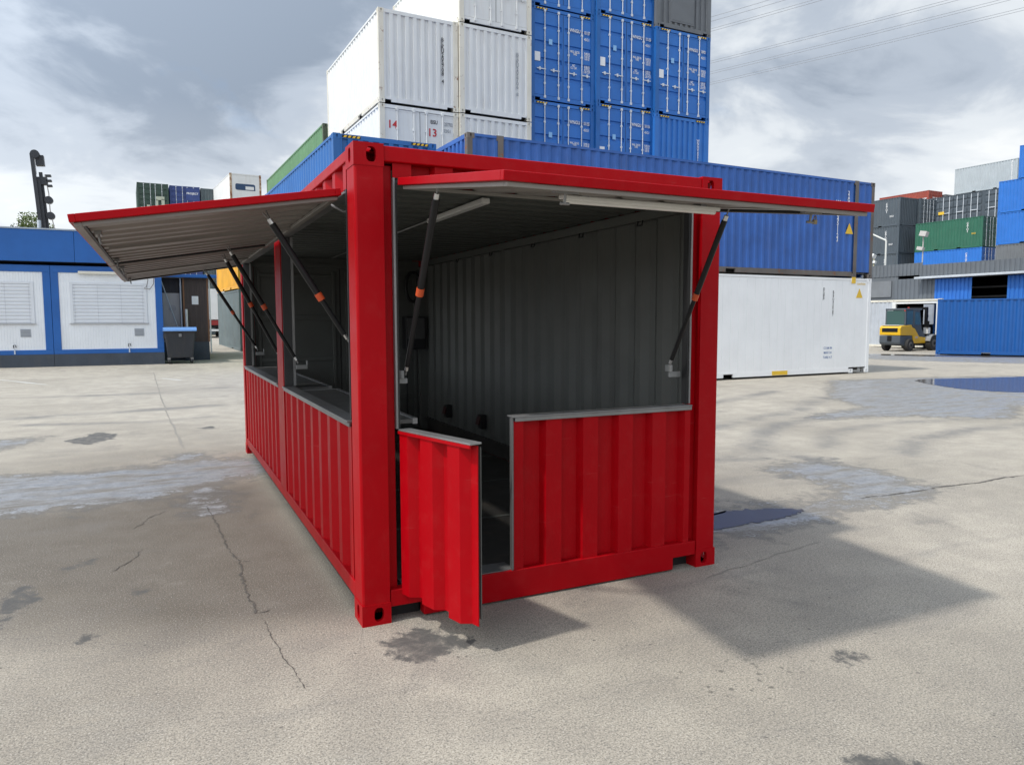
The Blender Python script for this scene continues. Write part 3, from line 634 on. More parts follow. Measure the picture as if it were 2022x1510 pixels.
# --- blue forty-footers behind the kiosk, sage green one behind the white stack
hx = container('shipping_container', 'blue high cube with yellow and black stripes just behind the red kiosk', 2.67, 12.87, HC+0.01, TH, S30, HC, blue2, stripes=True, group='blue containers behind the kiosk')
container('shipping_container', 'blue high cube on the ground under the striped blue one', 2.67, 12.87, 0.0, TH, S30, HC, blue2, lod=1, group='blue containers behind the kiosk')
for k in range(3):
    container('shipping_container', ['sage green container on the ground behind the white stack', 'sage green container in the middle level behind the white stack', 'sage green container seen above the striped blue one'][k], 4.66, 23.75, k*2.94, TH, S40, HC, green2, lod=1, trim=paint('sage_trim', (0.10, 0.12, 0.075), 0.6), group='sage green containers')

# --- far end row on the left: five high
for ci, (mt, nr, nm, bar_) in enumerate(((green3, 'door', 'dark green', steelbar), (paint('container_navy', (0.030, 0.055, 0.19), 0.5), 'door', 'navy blue', steelbar), (paint('container_slate', (0.10, 0.13, 0.14), 0.55, 0.1, 0.15), 'wall', 'slate grey', None))):
    for k in range(5):
        lb = '%s container %s of the far left row' % (nm, ['on the ground', 'on the second level', 'on the third level', 'on the fourth level', ''][k]) if k < 4 else ['dark green container doors at the left end of the far row', 'navy blue container doors with a white name plate in the far row', 'slate grey container end in the far row beside the rusty white reefer'][ci]
        q = container('shipping_container', lb, -2.25+ci*2.52, 67.3+ci*0.45, 0.42+k*2.60, 2, S20, STD, mt, near=nr, bar=bar_, lod=1, group='far left container row')
        if k == 4 and ci == 1:
            obj('name_plate', MB().box(1.30, 2.36, -0.03, -0.02, 1.35, 2.45), mt, q); text('PROJECT', 0.24, txt_white, q, (1.83, -0.034, 1.98)); obj('door_board', MB().box(1.34, 2.34, -0.032, -0.022, 0.1, 1.2), white1, q)
        if k == 4 and ci == 0:
            for (x0, x1, z0, z1) in ((0.25, 0.62, 0.25, 0.55), (0.72, 0.95, 0.40, 0.75), (1.45, 2.1, 1.2, 1.5), (1.42, 1.6, 0.2, 1.15), (1.85, 2.1, 0.55, 1.3)):
                obj('door_sticker', MB().box(x0, x1, -0.030, -0.02, z0, z1), flat('pale_sticker', (0.42, 0.45, 0.36), 0.6), q)
for k in range(5):
    q = container('reefer_container', ['white reefer on the ground of the far left stack', 'white reefer on the second level of the far left stack', 'white reefer on the third level of the far left stack', 'white reefer on the fourth level of the far left stack', 'rusty white reefer end with dark blue emblem in the far row'][k], 4.55, 60.05, 0.42+k*2.61, 5, S40, STD, white1, near='reefer', lod=1, trim=rustpost, group='far left reefers')
    obj('machinery_panel', cached(('machinery_panel',), lambda: MB().box(0.15, 2.29, 0.03, 0.10, 0.17, 2.48)), white1, q)
    obj('machinery_opening', cached(('machinery_opening',), lambda: MB().prism([(0.42, 1.38), (0.52, 1.30), (1.95, 1.30), (1.95, 1.72), (1.86, 1.80), (0.50, 1.80), (0.42, 1.72)], lambda u, v, w: (u, w, v), 0.015, 0.03)), flat('navy_emblem', (0.015, 0.05, 0.12), 0.5), q)
    obj('machinery_flap', cached(('machinery_flap',), lambda: MB().box(1.2, 1.85, 0.008, 0.014, 1.36, 1.62)), white1, q)
gy = container('shipping_container', 'weathered grey green container on the ground behind the bin', 2.45, 33.0, 0.24, 5, S20, HC, paint('container_grey_green', (0.13, 0.165, 0.17), 0.55, 0.12, 0.2), lod=1, group='yellow and grey pair')
yb = container('shipping_container', 'yellow container lying on the weathered grey green one', 2.45, 33.0, 0.24+HC+0.03, 5, S20, HC, yellowbox, lod=1, group='yellow and grey pair')

# --- right hand cluster, behind the shed
def yard(label, x, yfar, z, mat, H=STD, L=S20, **kw):
    return container('shipping_container', label, x-0.0, yfar-L, z, TH, L, H, mat, lod=1, group='containers behind the grey shed', **kw)
LV = ['on the ground', 'on the second level', 'on the third level', 'on the fourth level', 'on the fifth level']
for k in range(5):
    lb = 'anthracite container %s of the tall dark column beside the green one' % LV[k] if k < 4 else 'anthracite container on top of the tall dark column, under the red one'
    q = yard(lb, 61.3, 43.35+S20, k*2.592, grey2)
    if k > 1: text(CODES['gr'], 0.26, txt_white, q, (-0.002, 1.35, 1.7), '-x'); text('22G1', 0.20, txt_white, q, (-0.002, 0.8, 0.9), '-x')
    q = yard('anthracite container doors %s of the second dark column' % LV[k], 63.85, 43.15+S20, k*2.592, grey2, near='door', bar=steelbar)
for k in range(4):
    q = yard(['blue container on the ground under the green one', 'blue container on the second level under the green one', 'bright blue container just under the green one', 'dark green container above the shed roof'][k], 62.2, 42.2, k*2.592, [bluebright, bluebright, bluebright, green1][k], near='door', bar=steelbar)
    if k > 1: text(CODES['gr'], 0.24, txt_white, q, (-0.002, 1.3, 1.75), '-x'); text('22G1', 0.18, yellow if k == 3 else txt_white, q, (-0.002, 0.75, 1.2), '-x')
for k in range(6):
    if k == 5: q = yard('pale grey container on top of the side door containers', 73.6, 46.4, 14.40, lightgrey); text(CODES['wc'], 0.26, txt_white, q, (-0.002, 0.5, 1.5), '-x')
    else:
        for j in (0, 1):
            side = ['left', 'right'][j]
            lb = 'anthracite container with %s bank of barred side doors under the pale grey one' % side if k == 4 else 'anthracite container %s under the %s bank of side doors' % (LV[k], side)
            q = yard(lb, 73.4, 49.4-j*6.15, k*2.88, grey2, H=2.86)
            if k == 4:
                for d_ in range(4):
                    dd = obj('side_door', cached(('side_door',), lambda: MB().sheet([(0.0, 0), (0.55, 0), (0.6, 0.05), (0.75, 0.05), (0.8, 0), (1.25, 0), (1.3, 0.05), (1.45, 0.05), (1.5, 0), (1.95, 0), (2.0, 0.05), (2.15, 0.05), (2.2, 0), (2.5, 0)], lambda u, d, w: (-0.03+d, w, 0.17+u), 0, 1.36, 0.006)), grey2, q, (0, 0.16+d_*1.43, 0))
                    for bx in (0.35, 1.0): obj('locking_bar', cached(('side_bar',), lambda: MB().box(-0.075, -0.03, -0.03, 0.03, 0.12, 2.72)), steelbar, dd, (0, bx, 0))
                    obj('handle', cached(('side_handle',), lambda: MB().box(-0.085, -0.04, 0.3, 1.05, 1.05, 1.12)), steelbar, dd)
                if j == 0: obj('yellow_mark', MB().box(-0.09, -0.08, 3.9, 4.5, 1.0, 1.3), yellow, q)
for k in range(6):
    lb = 'oxide red container on top of the stack behind the dark column' if k == 5 else 'grey container under the oxide red one, %s' % LV[k]
    q = yard(lb, 76.4, 57.4, k*2.60, redbox if k == 5 else grey2, H=HC if k == 5 else STD, near='door', bar=steelbar if k < 5 else redbox)
    if k == 5: text('PROJECT', 0.5, txt_white, q, (-0.002, 1.2, 1.9), '-x'); text('22G1', 0.5, txt_white, q, (1.2, -0.05, 2.0))
yard('grey container beside the oxide red one', 79.0, 57.2, 13.0, grey1, near='wall')
for k in range(5):
    yard(['grey container on the ground at the right edge', 'grey container on the second level at the right edge', 'grey container under the bright blue ones at the right edge', 'lower bright blue container at the right edge', 'upper bright blue container at the right edge'][k], 62.25, 34.9, k*2.592, [grey1, grey1, grey1, bluebright, bluebright][k], H=STD)
yard('topmost bright blue container cut by the right edge of the photo', 62.25, 33.4, 5*2.592, bluebright)
RBX, RBY = 32.2, 19.09
# blue container standing on the wet asphalt to the right
rb = container('shipping_container', 'plain blue container on the wet ground in front of the shed doors', RBX-Wc*math.cos(R(-150)), RBY-Wc*math.sin(R(-150)), 0.02, -150, S20, STD, blueplain, lod=0, group='containers on the right of the yard')
# site container with a hatch, behind the forklift
sx, sy = 37.6, 22.6
ws = thing('site_container', 'white site container with a dark open hatch behind the forklift', 'container', (sx, sy, 0.05), R(TH), 'containers on the right of the yard')
shade = paint('site_wall_grey', (0.44, 0.47, 0.51), 0.55, 0.08, 0.15)
castings(ws, S20, 2.75, cream)
obj('side_panel', MB().sheet(corr(2.9, u0=2.95), lambda u, d, w: (0.012+d, u, w), 0.15, 2.65, 0.006), shade, ws)
for (y0, y1, x0, x1, z0, z1, mt) in ((0, 0.16, 0, 0.16, 0.118, 2.632, cream), (S20-0.30, S20, 0, 0.16, 0.118, 2.632, cream), (0, 0.16, Wc-0.16, Wc, 0.118, 2.632, cream), (S20-0.16, S20, Wc-0.16, Wc, 0.118, 2.632, cream), (2.72, 2.94, 0, 0.12, 0.15, 2.62, white1)):
    obj('corner_post', MB().box(x0, x1, y0, y1, z0, z1), mt, ws)
for (y0, y1, x0, x1, z0, z1) in ((0.18, S20-0.18, 0, 0.1, 2.63, 2.74), (0.18, S20-0.18, 0, 0.1, 0.02, 0.15), (0.18, S20-0.18, Wc-0.1, Wc, 0.02, 0.15), (0.18, S20-0.18, Wc-0.1, Wc, 2.63, 2.74)):
    obj('rail', MB().box(x0, x1, y0, y1, z0, z1), cream, ws)
obj('back_panel', MB().box(Wc-0.09, Wc-0.04, 0.16, S20-0.16, 0.15, 2.63), blacks, ws); obj('end_panel', MB().box(0.16, Wc-0.16, 0.05, 0.1, 0.15, 2.63), shade, ws); obj('end_panel', MB().box(0.16, Wc-0.16, S20-0.1, S20-0.05, 0.15, 2.63), shade, ws)
obj('roof', MB().box(0.1, Wc-0.1, 0.1, S20-0.1, 2.65, 2.69), shade, ws); obj('floor_slab', MB().box(0.1, Wc-0.1, 0.1, S20-0.1, 0.1, 0.14), blacks, ws)
obj('hatch_door', MB().obox((-0.25, 0.55, 1.9), 0.30, 0.02, 0.55, (0, 0, R(-20))), shade, ws); obj('hatch_frame', MB().box(-0.02, 0.06, 0.2, 2.72, 2.50, 2.60).box(-0.02, 0.06, 0.2, 0.28, 0.15, 2.5), white1, ws)

# ================================================================== THE RED KIOSK CONTAINER
K = thing('kiosk_container', 'red sales kiosk made from a shipping container, hatches propped open', 'kiosk')
L6, H6 = S20, STD
hole = flat('void_shade', (0.01, 0.008, 0.008), 0.8)
# castings with oval openings, larger and bevelled
def big_casting():
    m = MB(); w, l, h = 0.162, 0.178, 0.118
    m.holeplate(w, h, w*0.58, h*0.50, 0.027, 0.039, 0.03, lambda u, v, d: (u, d, v), 28)
    m.holeplate(l, h, l*0.5, h*0.52, 0.026, 0.039, 0.03, lambda u, v, d: (d, l-u, v), 28)
    m.holeplate(w, l, w*0.5, l*0.5, 0.03, 0.055, 0.02, lambda u, v, d: (u, v, h-d), 28)
    i = len(m.v); m.v += [(0, 0, 0), (w, 0, 0), (w, l, 0), (0, l, 0), (w, 0, h), (w, l, h), (0, l, h)]
    m.f += [(i+3, i+2, i+1, i), (i+1, i+2, i+5, i+4), (i+2, i+3, i+6, i+5)]
    return m
bc = big_casting().mesh('corner_casting')
for ex in (0, 1):
    for ey in (0, 1):
        for ez in (0, 1):
            obj('corner_casting', bc, red, K, (Wc if ex else 0, L6 if ey else 0, H6-0.118 if ez else 0), None, (-1 if ex else 1, -1 if ey else 1, 1))
        post = MB().prism([(0.016, 0.003), (0.157, 0.003), (0.157, 0.010), (0.152, 0.10), (0.14, 0.165), (0.003, 0.165), (0.003, 0.016), (0.007, 0.007)], lambda u, v, w: (u, v, w), 0.118, H6-0.118)
        obj('corner_post', post, red, K, (Wc if ex else 0, L6 if ey else 0, 0), None, (-1 if ex else 1, -1 if ey else 1, 1))
        obj('post_flange', MB().box(0.150, 0.214, 0.052, 0.105, 0.17, H6-0.10).box(0.05, 0.10, 0.160, 0.235, 0.17, H6-0.10), red, K, (Wc if ex else 0, L6 if ey else 0, 0), None, (-1 if ex else 1, -1 if ey else 1, 1), bevel=0.004)
# end rails
poly = [(0.162, 0.088), (0.353, 0.088), (0.353, 0.010), (2.092, 0.010), (2.092, 0.088), (Wc-0.162, 0.088), (Wc-0.162, 0.183), (0.162, 0.183)]
for y0, y1, nm in ((0.006, 0.075, 'front'), (L6-0.075, L6-0.006, 'rear')):
    obj('bottom_rail', MB().prism(poly, lambda u, v, w: (u, w, v), y0, y1), red, K, bevel=0.005)
    obj('header_rail', MB().box(0.162, Wc-0.162, y0, y1, 2.502, 2.583), red, K, bevel=0.006)
obj('pocket_shade', MB().box(0.165, 0.353, 0.10, 0.40, 0.0, 0.10).box(2.092, 2.276, 0.10, 0.40, 0.0, 0.10), hole, K)  # near-black blocks stand in for the shade inside the fork pockets
obj('header_panel', MB().sheet(corr(2.01, 0.25, 0.110, 0.018, 0.046, 0.214), lambda u, d, w: (u, 0.026+d, w), 2.425, 2.502, 0.005), red, K)
obj('threshold_plate', MB().box(0.245, 0.925, 0.020, 0.16, 0.176, 0.1875), galv, K)
# side rails
for ex in (0, 1):
    sc = (-1, 1, 1) if ex else (1, 1, 1); lc = (Wc, 0, 0) if ex else (0, 0, 0)
    obj('bottom_rail', MB().box(0.006, 0.055, 0.178, L6-0.178, 0.108, 0.196), red, K, lc, None, sc, bevel=0.004)
    obj('rail_lip', MB().box(0.010, 0.16, 0.178, L6-0.178, 0.096, 0.106), blacks, K, lc, None, sc)
    obj('top_rail', MB().box(0.004, 0.064, 0.178, L6-0.178, 2.523, 2.583), red, K, lc, None, sc, bevel=0.005)
SIDE = lambda u, d, w: (0.014+d, u, w)
obj('side_header_panel', MB().sheet(corr(L6-0.47, u0=0.235), SIDE, 2.385, 2.523, 0.005), red, K)
obj('side_panel', MB().sheet(corr(2.43, u0=0.235), SIDE, 0.196, 1.072, 0.005), red, K)
obj('side_panel', MB().sheet(corr(2.82, u0=3.00), SIDE, 0.196, 1.072, 0.005), red, K)
obj('middle_post', MB().box(0.004, 0.07, 2.665, 3.00, 0.196, 2.385), red, K, bevel=0.004)
obj('side_panel', MB().sheet(corr(L6-0.26, u0=0.13), lambda u, d, w: (Wc-0.014-d, u, w), 0.165, 2.525, 0.004), red, K)
obj('end_panel', MB().sheet(corr(2.01, 0.25, 0.110, 0.018, 0.046, 0.214), lambda u, d, w: (u, L6-0.03-d, w), 0.183, 2.502, 0.004), red, K)
obj('roof', MB().sheet(corr(L6-0.2, 0.21, 0.09, 0.03, 0.02, 0.1), lambda u, d, w: (w, u, 2.568-d), 0.06, Wc-0.06, 0.004), red, K)
# fixed front panel and its steel edging
FRONT = lambda u, d, w: (u, 0.016+d, w)
fp = obj('front_panel', MB().sheet([(0.922, 0.0), (0.985, 0.0), (1.008, 0.046), (1.115, 0.046), (1.138, 0.0), (1.245, 0.0), (1.268, 0.046), (1.375, 0.046), (1.398, 0.0), (1.505, 0.0), (1.528, 0.046), (1.635, 0.046), (1.658, 0.0), (1.765, 0.0), (1.788, 0.046), (1.895, 0.046), (1.918, 0.0), (2.025, 0.0), (2.048, 0.046), (2.155, 0.046), (2.178, 0.0), (2.222, 0.0)], FRONT, 0.183, 1.075, 0.005), red, K)
obj('sill_cap', MB().box(0.906, 2.222, -0.004, 0.075, 1.098, 1.108).box(0.925, 2.222, 0.0, 0.010, 1.074, 1.098), galv, fp, bevel=0.003)
obj('panel_edge', MB().box(0.904, 0.911, 0.004, 0.022, 0.183, 1.097).box(0.911, 0.921, 0.014, 0.05, 0.183, 1.097), flat('shaded_steel_edge', (0.16, 0.16, 0.16), 0.5, 0.4), fp, bevel=0.002)  # edging steel coloured darker to stand in for its shade
# frame of the front opening
fr = obj('opening_frame', MB().box(0.214, 0.226, 0.022, 0.10, 1.075, 2.425).box(2.212, 2.224, 0.022, 0.10, 1.113, 2.425), galv, K, bevel=0.002)
obj('seal', MB().box(0.226, 0.238, 0.03, 0.085, 1.075, 2.415).box(2.198, 2.212, 0.03, 0.085, 1.113, 2.415).box(0.238, 2.198, 0.03, 0.085, 2.400, 2.424), black, fr)
# half door, swung open
door = obj('half_door', MB().sheet([(0.004, 0.0), (0.085, 0.0), (0.125, 0.045), (0.175, 0.045), (0.215, 0.0), (0.330, 0.0), (0.372, 0.045), (0.430, 0.045), (0.470, 0.0), (0.575, 0.0), (0.615, 0.045), (0.668, 0.045)], lambda u, d, w: (u, -0.018+d, w), 0.152, 1.058, 0.005), red, K, (0.243, 0.020, 0), (0, 0, R(-74.7)), (0.955, 1, 1))
obj('door_cap', MB().box(-0.004, 0.672, -0.022, 0.050, 1.066, 1.076), galv, door, bevel=0.002)
obj('door_cap_edge', MB().box(-0.002, 0.674, -0.026, -0.018, 1.050, 1.066), red, door)
obj('door_lining', MB().box(0.02, 0.66, 0.052, 0.056, 0.18, 1.05), inner, door)
for z_ in (0.32, 0.62, 0.92): obj('hinge', MB().tube((0, 0.0, z_-0.04), (0, 0.0, z_+0.04), 0.011, n=10), red, door)
# side sills and jambs
for y0, y1 in ((0.235, 2.665), (3.00, 5.82)):
    obj('sill_cap', MB().box(-0.010, 0.085, y0, y1, 1.096, 1.110).box(0.0, 0.012, y0, y1, 1.072, 1.096), galv, K, bevel=0.003)
    jb = obj('opening_frame', MB().box(0.012, 0.10, y1-0.018, y1, 1.112, 2.385).box(0.012, 0.10, y0, y0+0.012, 1.112, 2.385), flat('dark_frame', (0.03, 0.031, 0.033), 0.45), K, bevel=0.002)
    obj('seal', MB().box(0.085, 0.105, y1-0.030, y1-0.018, 1.112, 2.37).box(0.02, 0.085, y0, y1, 2.372, 2.386), galv, jb)
# hatches: rim, corrugated skin, grey lining
def hatch(name, width, length, loc, rz, droop, drop=0.0):
    rim = MB()
    for x0, x1, y0, y1 in ((0, width, -length, -length+0.030), (0, 0.030, -length+0.030, -0.03), (width-0.030, width, -length+0.030, -0.03), (0, width, -0.03, 0.0)): rim.box(x0, x1, y0, y1, -0.020, 0.018)
    h_ = obj(name, rim, red, K, loc, (R(droop), 0, R(rz)), bevel=0.003)
    pr = corr(width-0.06, 0.25, 0.10, 0.03, 0.036, 0.03)
    obj('hatch_skin', MB().sheet(pr, lambda u, d, w: (u, w, 0.018-d), -length+0.03, -0.03, 0.003), red, h_)
    obj('hatch_lining', MB().sheet(pr, lambda u, d, w: (u, w, 0.013-d), -length+0.031, -0.031, 0.003), lining, h_)
    sf = MB()
    for x0, x1, y0, y1 in ((0.024, width-0.024, -length+0.016, -length+0.050), (0.024, 0.046, -length+0.050, -0.02), (width-0.046, width-0.024, -length+0.050, -0.02), (0.046, width-0.046, -0.06, -0.02)): sf.box(x0, x1, y0, y1, -0.040, -0.021)
    obj('seal_frame', sf, lining, h_, bevel=0.003)
    obj('rubber_seal', MB().box(0.050, 0.060, -length+0.052, -0.06, -0.036, -0.021).box(width-0.06, width-0.05, -length+0.052, -0.06, -0.036, -0.021).box(0.06, width-0.06, -length+0.050, -length+0.060, -0.036, -0.021), black, h_)
    for f_ in (0.16, 0.84):
        la = obj('latch', MB().box(f_*width-0.055, f_*width+0.055, -length+0.075, -length+0.105, -0.046, -0.026).tube((f_*width, -length+0.09, -0.045), (f_*width, -length+0.09, -0.085), 0.006, n=8).tube((f_*width-0.02, -length+0.09, -0.085), (f_*width+0.02, -length+0.09, -0.085), 0.006, n=8), galv, h_)
    for f_ in (0.12, 0.5, 0.88): obj('hinge', MB().tube((f_*width-0.06, 0.008, 0.010), (f_*width+0.06, 0.008, 0.010), 0.012, n=10).box(f_*width-0.05, f_*width+0.05, 0.0, 0.02, 0.0, 0.05), red, h_)
    return h_
hf = hatch('front_hatch', 1.967, 1.345, (0.225, -0.030, 2.398), 0, 8.5)
hn = hatch('side_hatch', 2.79, 1.29, (-0.030, 2.955, 2.358), -90, 9.5)
hr = hatch('side_hatch', 2.66, 1.29, (-0.030, 5.650, 2.358), -90, 9.5)
for h_, x0 in ((hn, 1.39), (hr, 1.33)): obj('stiffener', MB().box(x0-0.05, x0+0.05, -1.20, -0.05, -0.042, -0.018), lining, h_, bevel=0.003)
lt = obj('tube_light', MB().box(0.60, 1.56, -0.725, -0.675, -0.050, -0.028), whitep, hf, bevel=0.006)
obj('light_tube', MB().tube((0.62, -0.70, -0.056), (1.54, -0.70, -0.056), 0.013, n=10), flat('opal_tube', (0.8, 0.8, 0.78), 0.3), lt)
for x_ in (0.72, 1.44): obj('light_clip', MB().box(x_-0.02, x_+0.02, -0.732, -0.668, -0.030, -0.012), galv, lt)
pk = obj('padlock', MB().box(1.900, 1.922, -1.05, -1.035, -0.088, -0.066).path([(1.904, -1.042, -0.066), (1.904, -1.042, -0.052), (1.911, -1.042, -0.046), (1.918, -1.042, -0.052), (1.918, -1.042, -0.066)], 0.003), flat('brass', (0.30, 0.24, 0.13), 0.45, 0.6), hf)
obj('hand_rod', MB().path([(2.30, 0.05, -0.01), (2.36, 0.10, -0.06), (2.40, 0.20, -0.075), (2.36, 0.30, -0.06), (2.28, 0.32, -0.01)], 0.008), galv, hn)
# gas struts
def strut(a, b_, split, rtop=0.0185, rlow=0.0145):
    a, b_ = Vector(a), Vector(b_); d = (b_-a).normalized(); m = a+(b_-a)*split; top = b_-d*0.075
    o = obj('gas_strut', MB().tube(m, top, rtop, n=14).tube(a+d*0.05, m, rlow, n=14), blacks, K, smooth=False)
    obj('strut_band', MB().tube(m-d*0.022, m+d*0.022, rtop+0.0025, n=14), orange, o)
    obj('clevis', MB().tube(top, top+d*0.03, 0.014, n=10).tube(a+d*0.02, a+d*0.05, 0.010, n=10), chrome, o)
    sd_ = d.orthogonal().normalized()*0.014
    obj('fork', MB().tube(top+d*0.03+sd_*0.4, top+d*0.075+sd_*1.2, 0.004, n=6).tube(top+d*0.03-sd_*0.4, top+d*0.075-sd_*1.2, 0.004, n=6).tube(a-d*0.01, a+d*0.025, 0.006, n=8), galv, o)
    return o
strut((0.300, 0.115, 1.372), (0.300, -0.455, 2.318), 0.47)
strut((2.110, 0.105, 1.362), (2.110, -0.440, 2.318), 0.47, 0.0175, 0.014)
strut((0.055, 0.42, 1.545), (-0.395, 0.42, 2.262), 0.36)
strut((0.095, 2.47, 1.322), (-0.425, 2.47, 2.256), 0.49)
strut((0.070, 3.30, 1.330), (-0.400, 3.30, 2.262), 0.52)
strut((0.100, 5.32, 1.330), (-0.455, 5.32, 2.256), 0.47)
for (x0, x1, y0, y1, z0, z1) in ((2.105, 2.198, 0.095, 0.112, 1.288, 1.325), (0.238, 0.31, 0.115, 0.132, 1.315, 1.345)):
    obj('strut_bracket', MB().box(x0, x1, y0, y1, z0, z1).box((x0+x1)/2-0.055 if x0 > 1 else x1-0.045, (x0+x1)/2-0.035 if x0 > 1 else x1-0.025, y0-0.02, y1+0.02, z1, z1+0.045), bracketm, K, bevel=0.003)
for y_ in (0.42, 2.50, 3.30, 5.36):
    obj('strut_bracket', MB().box(0.085, 0.180, y_-0.010, y_+0.010, 1.262, 1.298).box(0.170, 0.180, y_-0.022, y_+0.010, 1.298, 1.335), bracketm, K, bevel=0.003)
# inside
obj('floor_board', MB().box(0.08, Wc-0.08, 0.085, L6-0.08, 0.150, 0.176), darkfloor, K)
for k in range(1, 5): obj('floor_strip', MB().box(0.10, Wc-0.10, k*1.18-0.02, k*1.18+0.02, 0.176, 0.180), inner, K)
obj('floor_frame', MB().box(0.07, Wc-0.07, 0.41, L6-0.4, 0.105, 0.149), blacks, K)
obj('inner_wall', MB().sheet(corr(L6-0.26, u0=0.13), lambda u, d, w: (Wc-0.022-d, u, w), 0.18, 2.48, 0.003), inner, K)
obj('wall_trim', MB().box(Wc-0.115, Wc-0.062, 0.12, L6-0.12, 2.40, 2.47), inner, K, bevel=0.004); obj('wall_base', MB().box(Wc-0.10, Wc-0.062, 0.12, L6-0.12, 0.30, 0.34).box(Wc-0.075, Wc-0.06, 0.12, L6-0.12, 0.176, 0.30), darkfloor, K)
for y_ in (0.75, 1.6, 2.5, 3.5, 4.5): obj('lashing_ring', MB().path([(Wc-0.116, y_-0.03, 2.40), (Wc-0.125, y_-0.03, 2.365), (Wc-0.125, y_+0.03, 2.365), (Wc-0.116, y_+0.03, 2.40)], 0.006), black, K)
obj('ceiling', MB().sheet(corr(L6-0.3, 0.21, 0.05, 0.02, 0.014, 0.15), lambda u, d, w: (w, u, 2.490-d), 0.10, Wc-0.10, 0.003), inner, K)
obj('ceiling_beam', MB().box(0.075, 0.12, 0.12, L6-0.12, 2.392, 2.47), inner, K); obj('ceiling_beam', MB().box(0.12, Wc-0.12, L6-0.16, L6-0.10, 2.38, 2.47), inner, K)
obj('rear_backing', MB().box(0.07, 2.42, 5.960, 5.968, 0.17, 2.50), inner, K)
for k, x0 in enumerate((0.12, 1.225)):
    p = obj('rear_door_lining', MB().box(x0, x0+1.09, L6-0.14, L6-0.10, 0.18, 2.38), inner, K)
    obj('door_frame', MB().box(x0+0.06, x0+0.10, L6-0.165, L6-0.14, 0.25, 2.30).box(x0+0.99, x0+1.03, L6-0.165, L6-0.14, 0.25, 2.30).box(x0+0.10, x0+0.99, L6-0.165, L6-0.14, 2.22, 2.26).box(x0+0.10, x0+0.99, L6-0.165, L6-0.14, 1.68, 1.74).box(x0+0.10, x0+0.99, L6-0.165, L6-0.14, 1.15, 1.20).box(x0+0.10, x0+0.99, L6-0.165, L6-0.14, 0.60, 0.66), inner, p, bevel=0.004)
    obj('door_gap', MB().box(x0+1.092, x0+1.103, L6-0.145, L6-0.10, 0.18, 2.38), black, p)
for y0, y1 in ((0.30, 2.42), (2.72, 5.78)):
    ct = obj('counter', MB().box(0.088, 0.395, y0, y1, 1.062, 1.088), worktop, K, bevel=0.002)
    obj('counter_edge', MB().box(0.395, 0.425, y0, y1, 1.058, 1.092), galv, ct); obj('counter_edge', MB().box(0.088, 0.425, y1, y1+0.03, 1.058, 1.092), galv, ct)
    for yy in (y0+0.25, y1-0.25): obj('counter_bracket', MB().box(0.09, 0.38, yy, yy+0.03, 1.02, 1.060).prism([(0.09, 0.80), (0.12, 0.80), (0.38, 1.02), (0.09, 1.02)], lambda u, v, w: (u, w, v), yy+0.01, yy+0.02), galv, ct)
for y_ in (3.82, 4.92):
    so = obj('socket', MB().box(Wc-0.135, Wc-0.062, y_-0.05, y_+0.05, 0.44, 0.60), black, K, bevel=0.008)
    obj('socket_flap', MB().obox((Wc-0.145, y_, 0.53), 0.006, 0.045, 0.045, (0, R(14), 0)), flat('dark_red_flap', (0.05, 0.012, 0.012), 0.5), so)
bl = obj('ceiling_lamp', MB().box(0.985, 1.045, 0.62, 1.72, 2.425, 2.462), whitep, K, bevel=0.008); obj('lamp_conduit', MB().tube((1.02, 1.72, 2.455), (1.06, 5.6, 2.455), 0.009, n=8), galv, bl)
fb = obj('fuse_box', MB().box(2.05, 2.33, 5.72, 5.90, 1.28, 1.72), flat('dark_box', (0.02, 0.02, 0.022), 0.4), K, bevel=0.01); obj('fuse_door', MB().box(2.07, 2.31, 5.705, 5.72, 1.42, 1.70), flat('grey_box', (0.10, 0.10, 0.10), 0.5), fb)
obj('corner_trim', MB().box(2.275, 2.425, 5.80, 5.917, 0.18, 2.39).box(0.06, 0.13, 5.825, 5.925, 0.18, 2.39).box(0.10, 2.34, 5.86, 5.915, 2.345, 2.395), inner, K)
obj('cable_coil', MB().path([(2.19+0.10*math.cos(t), 5.83, 2.12+0.20*math.sin(t)) for t in [k*math.pi/8 for k in range(17)]], 0.022), black, K); obj('conduit', MB().tube((2.32, 5.86, 0.3), (2.32, 5.86, 2.38), 0.012, n=8).tube((2.10, 5.86, 0.3), (2.10, 5.86, 1.28), 0.010, n=8), black, K)

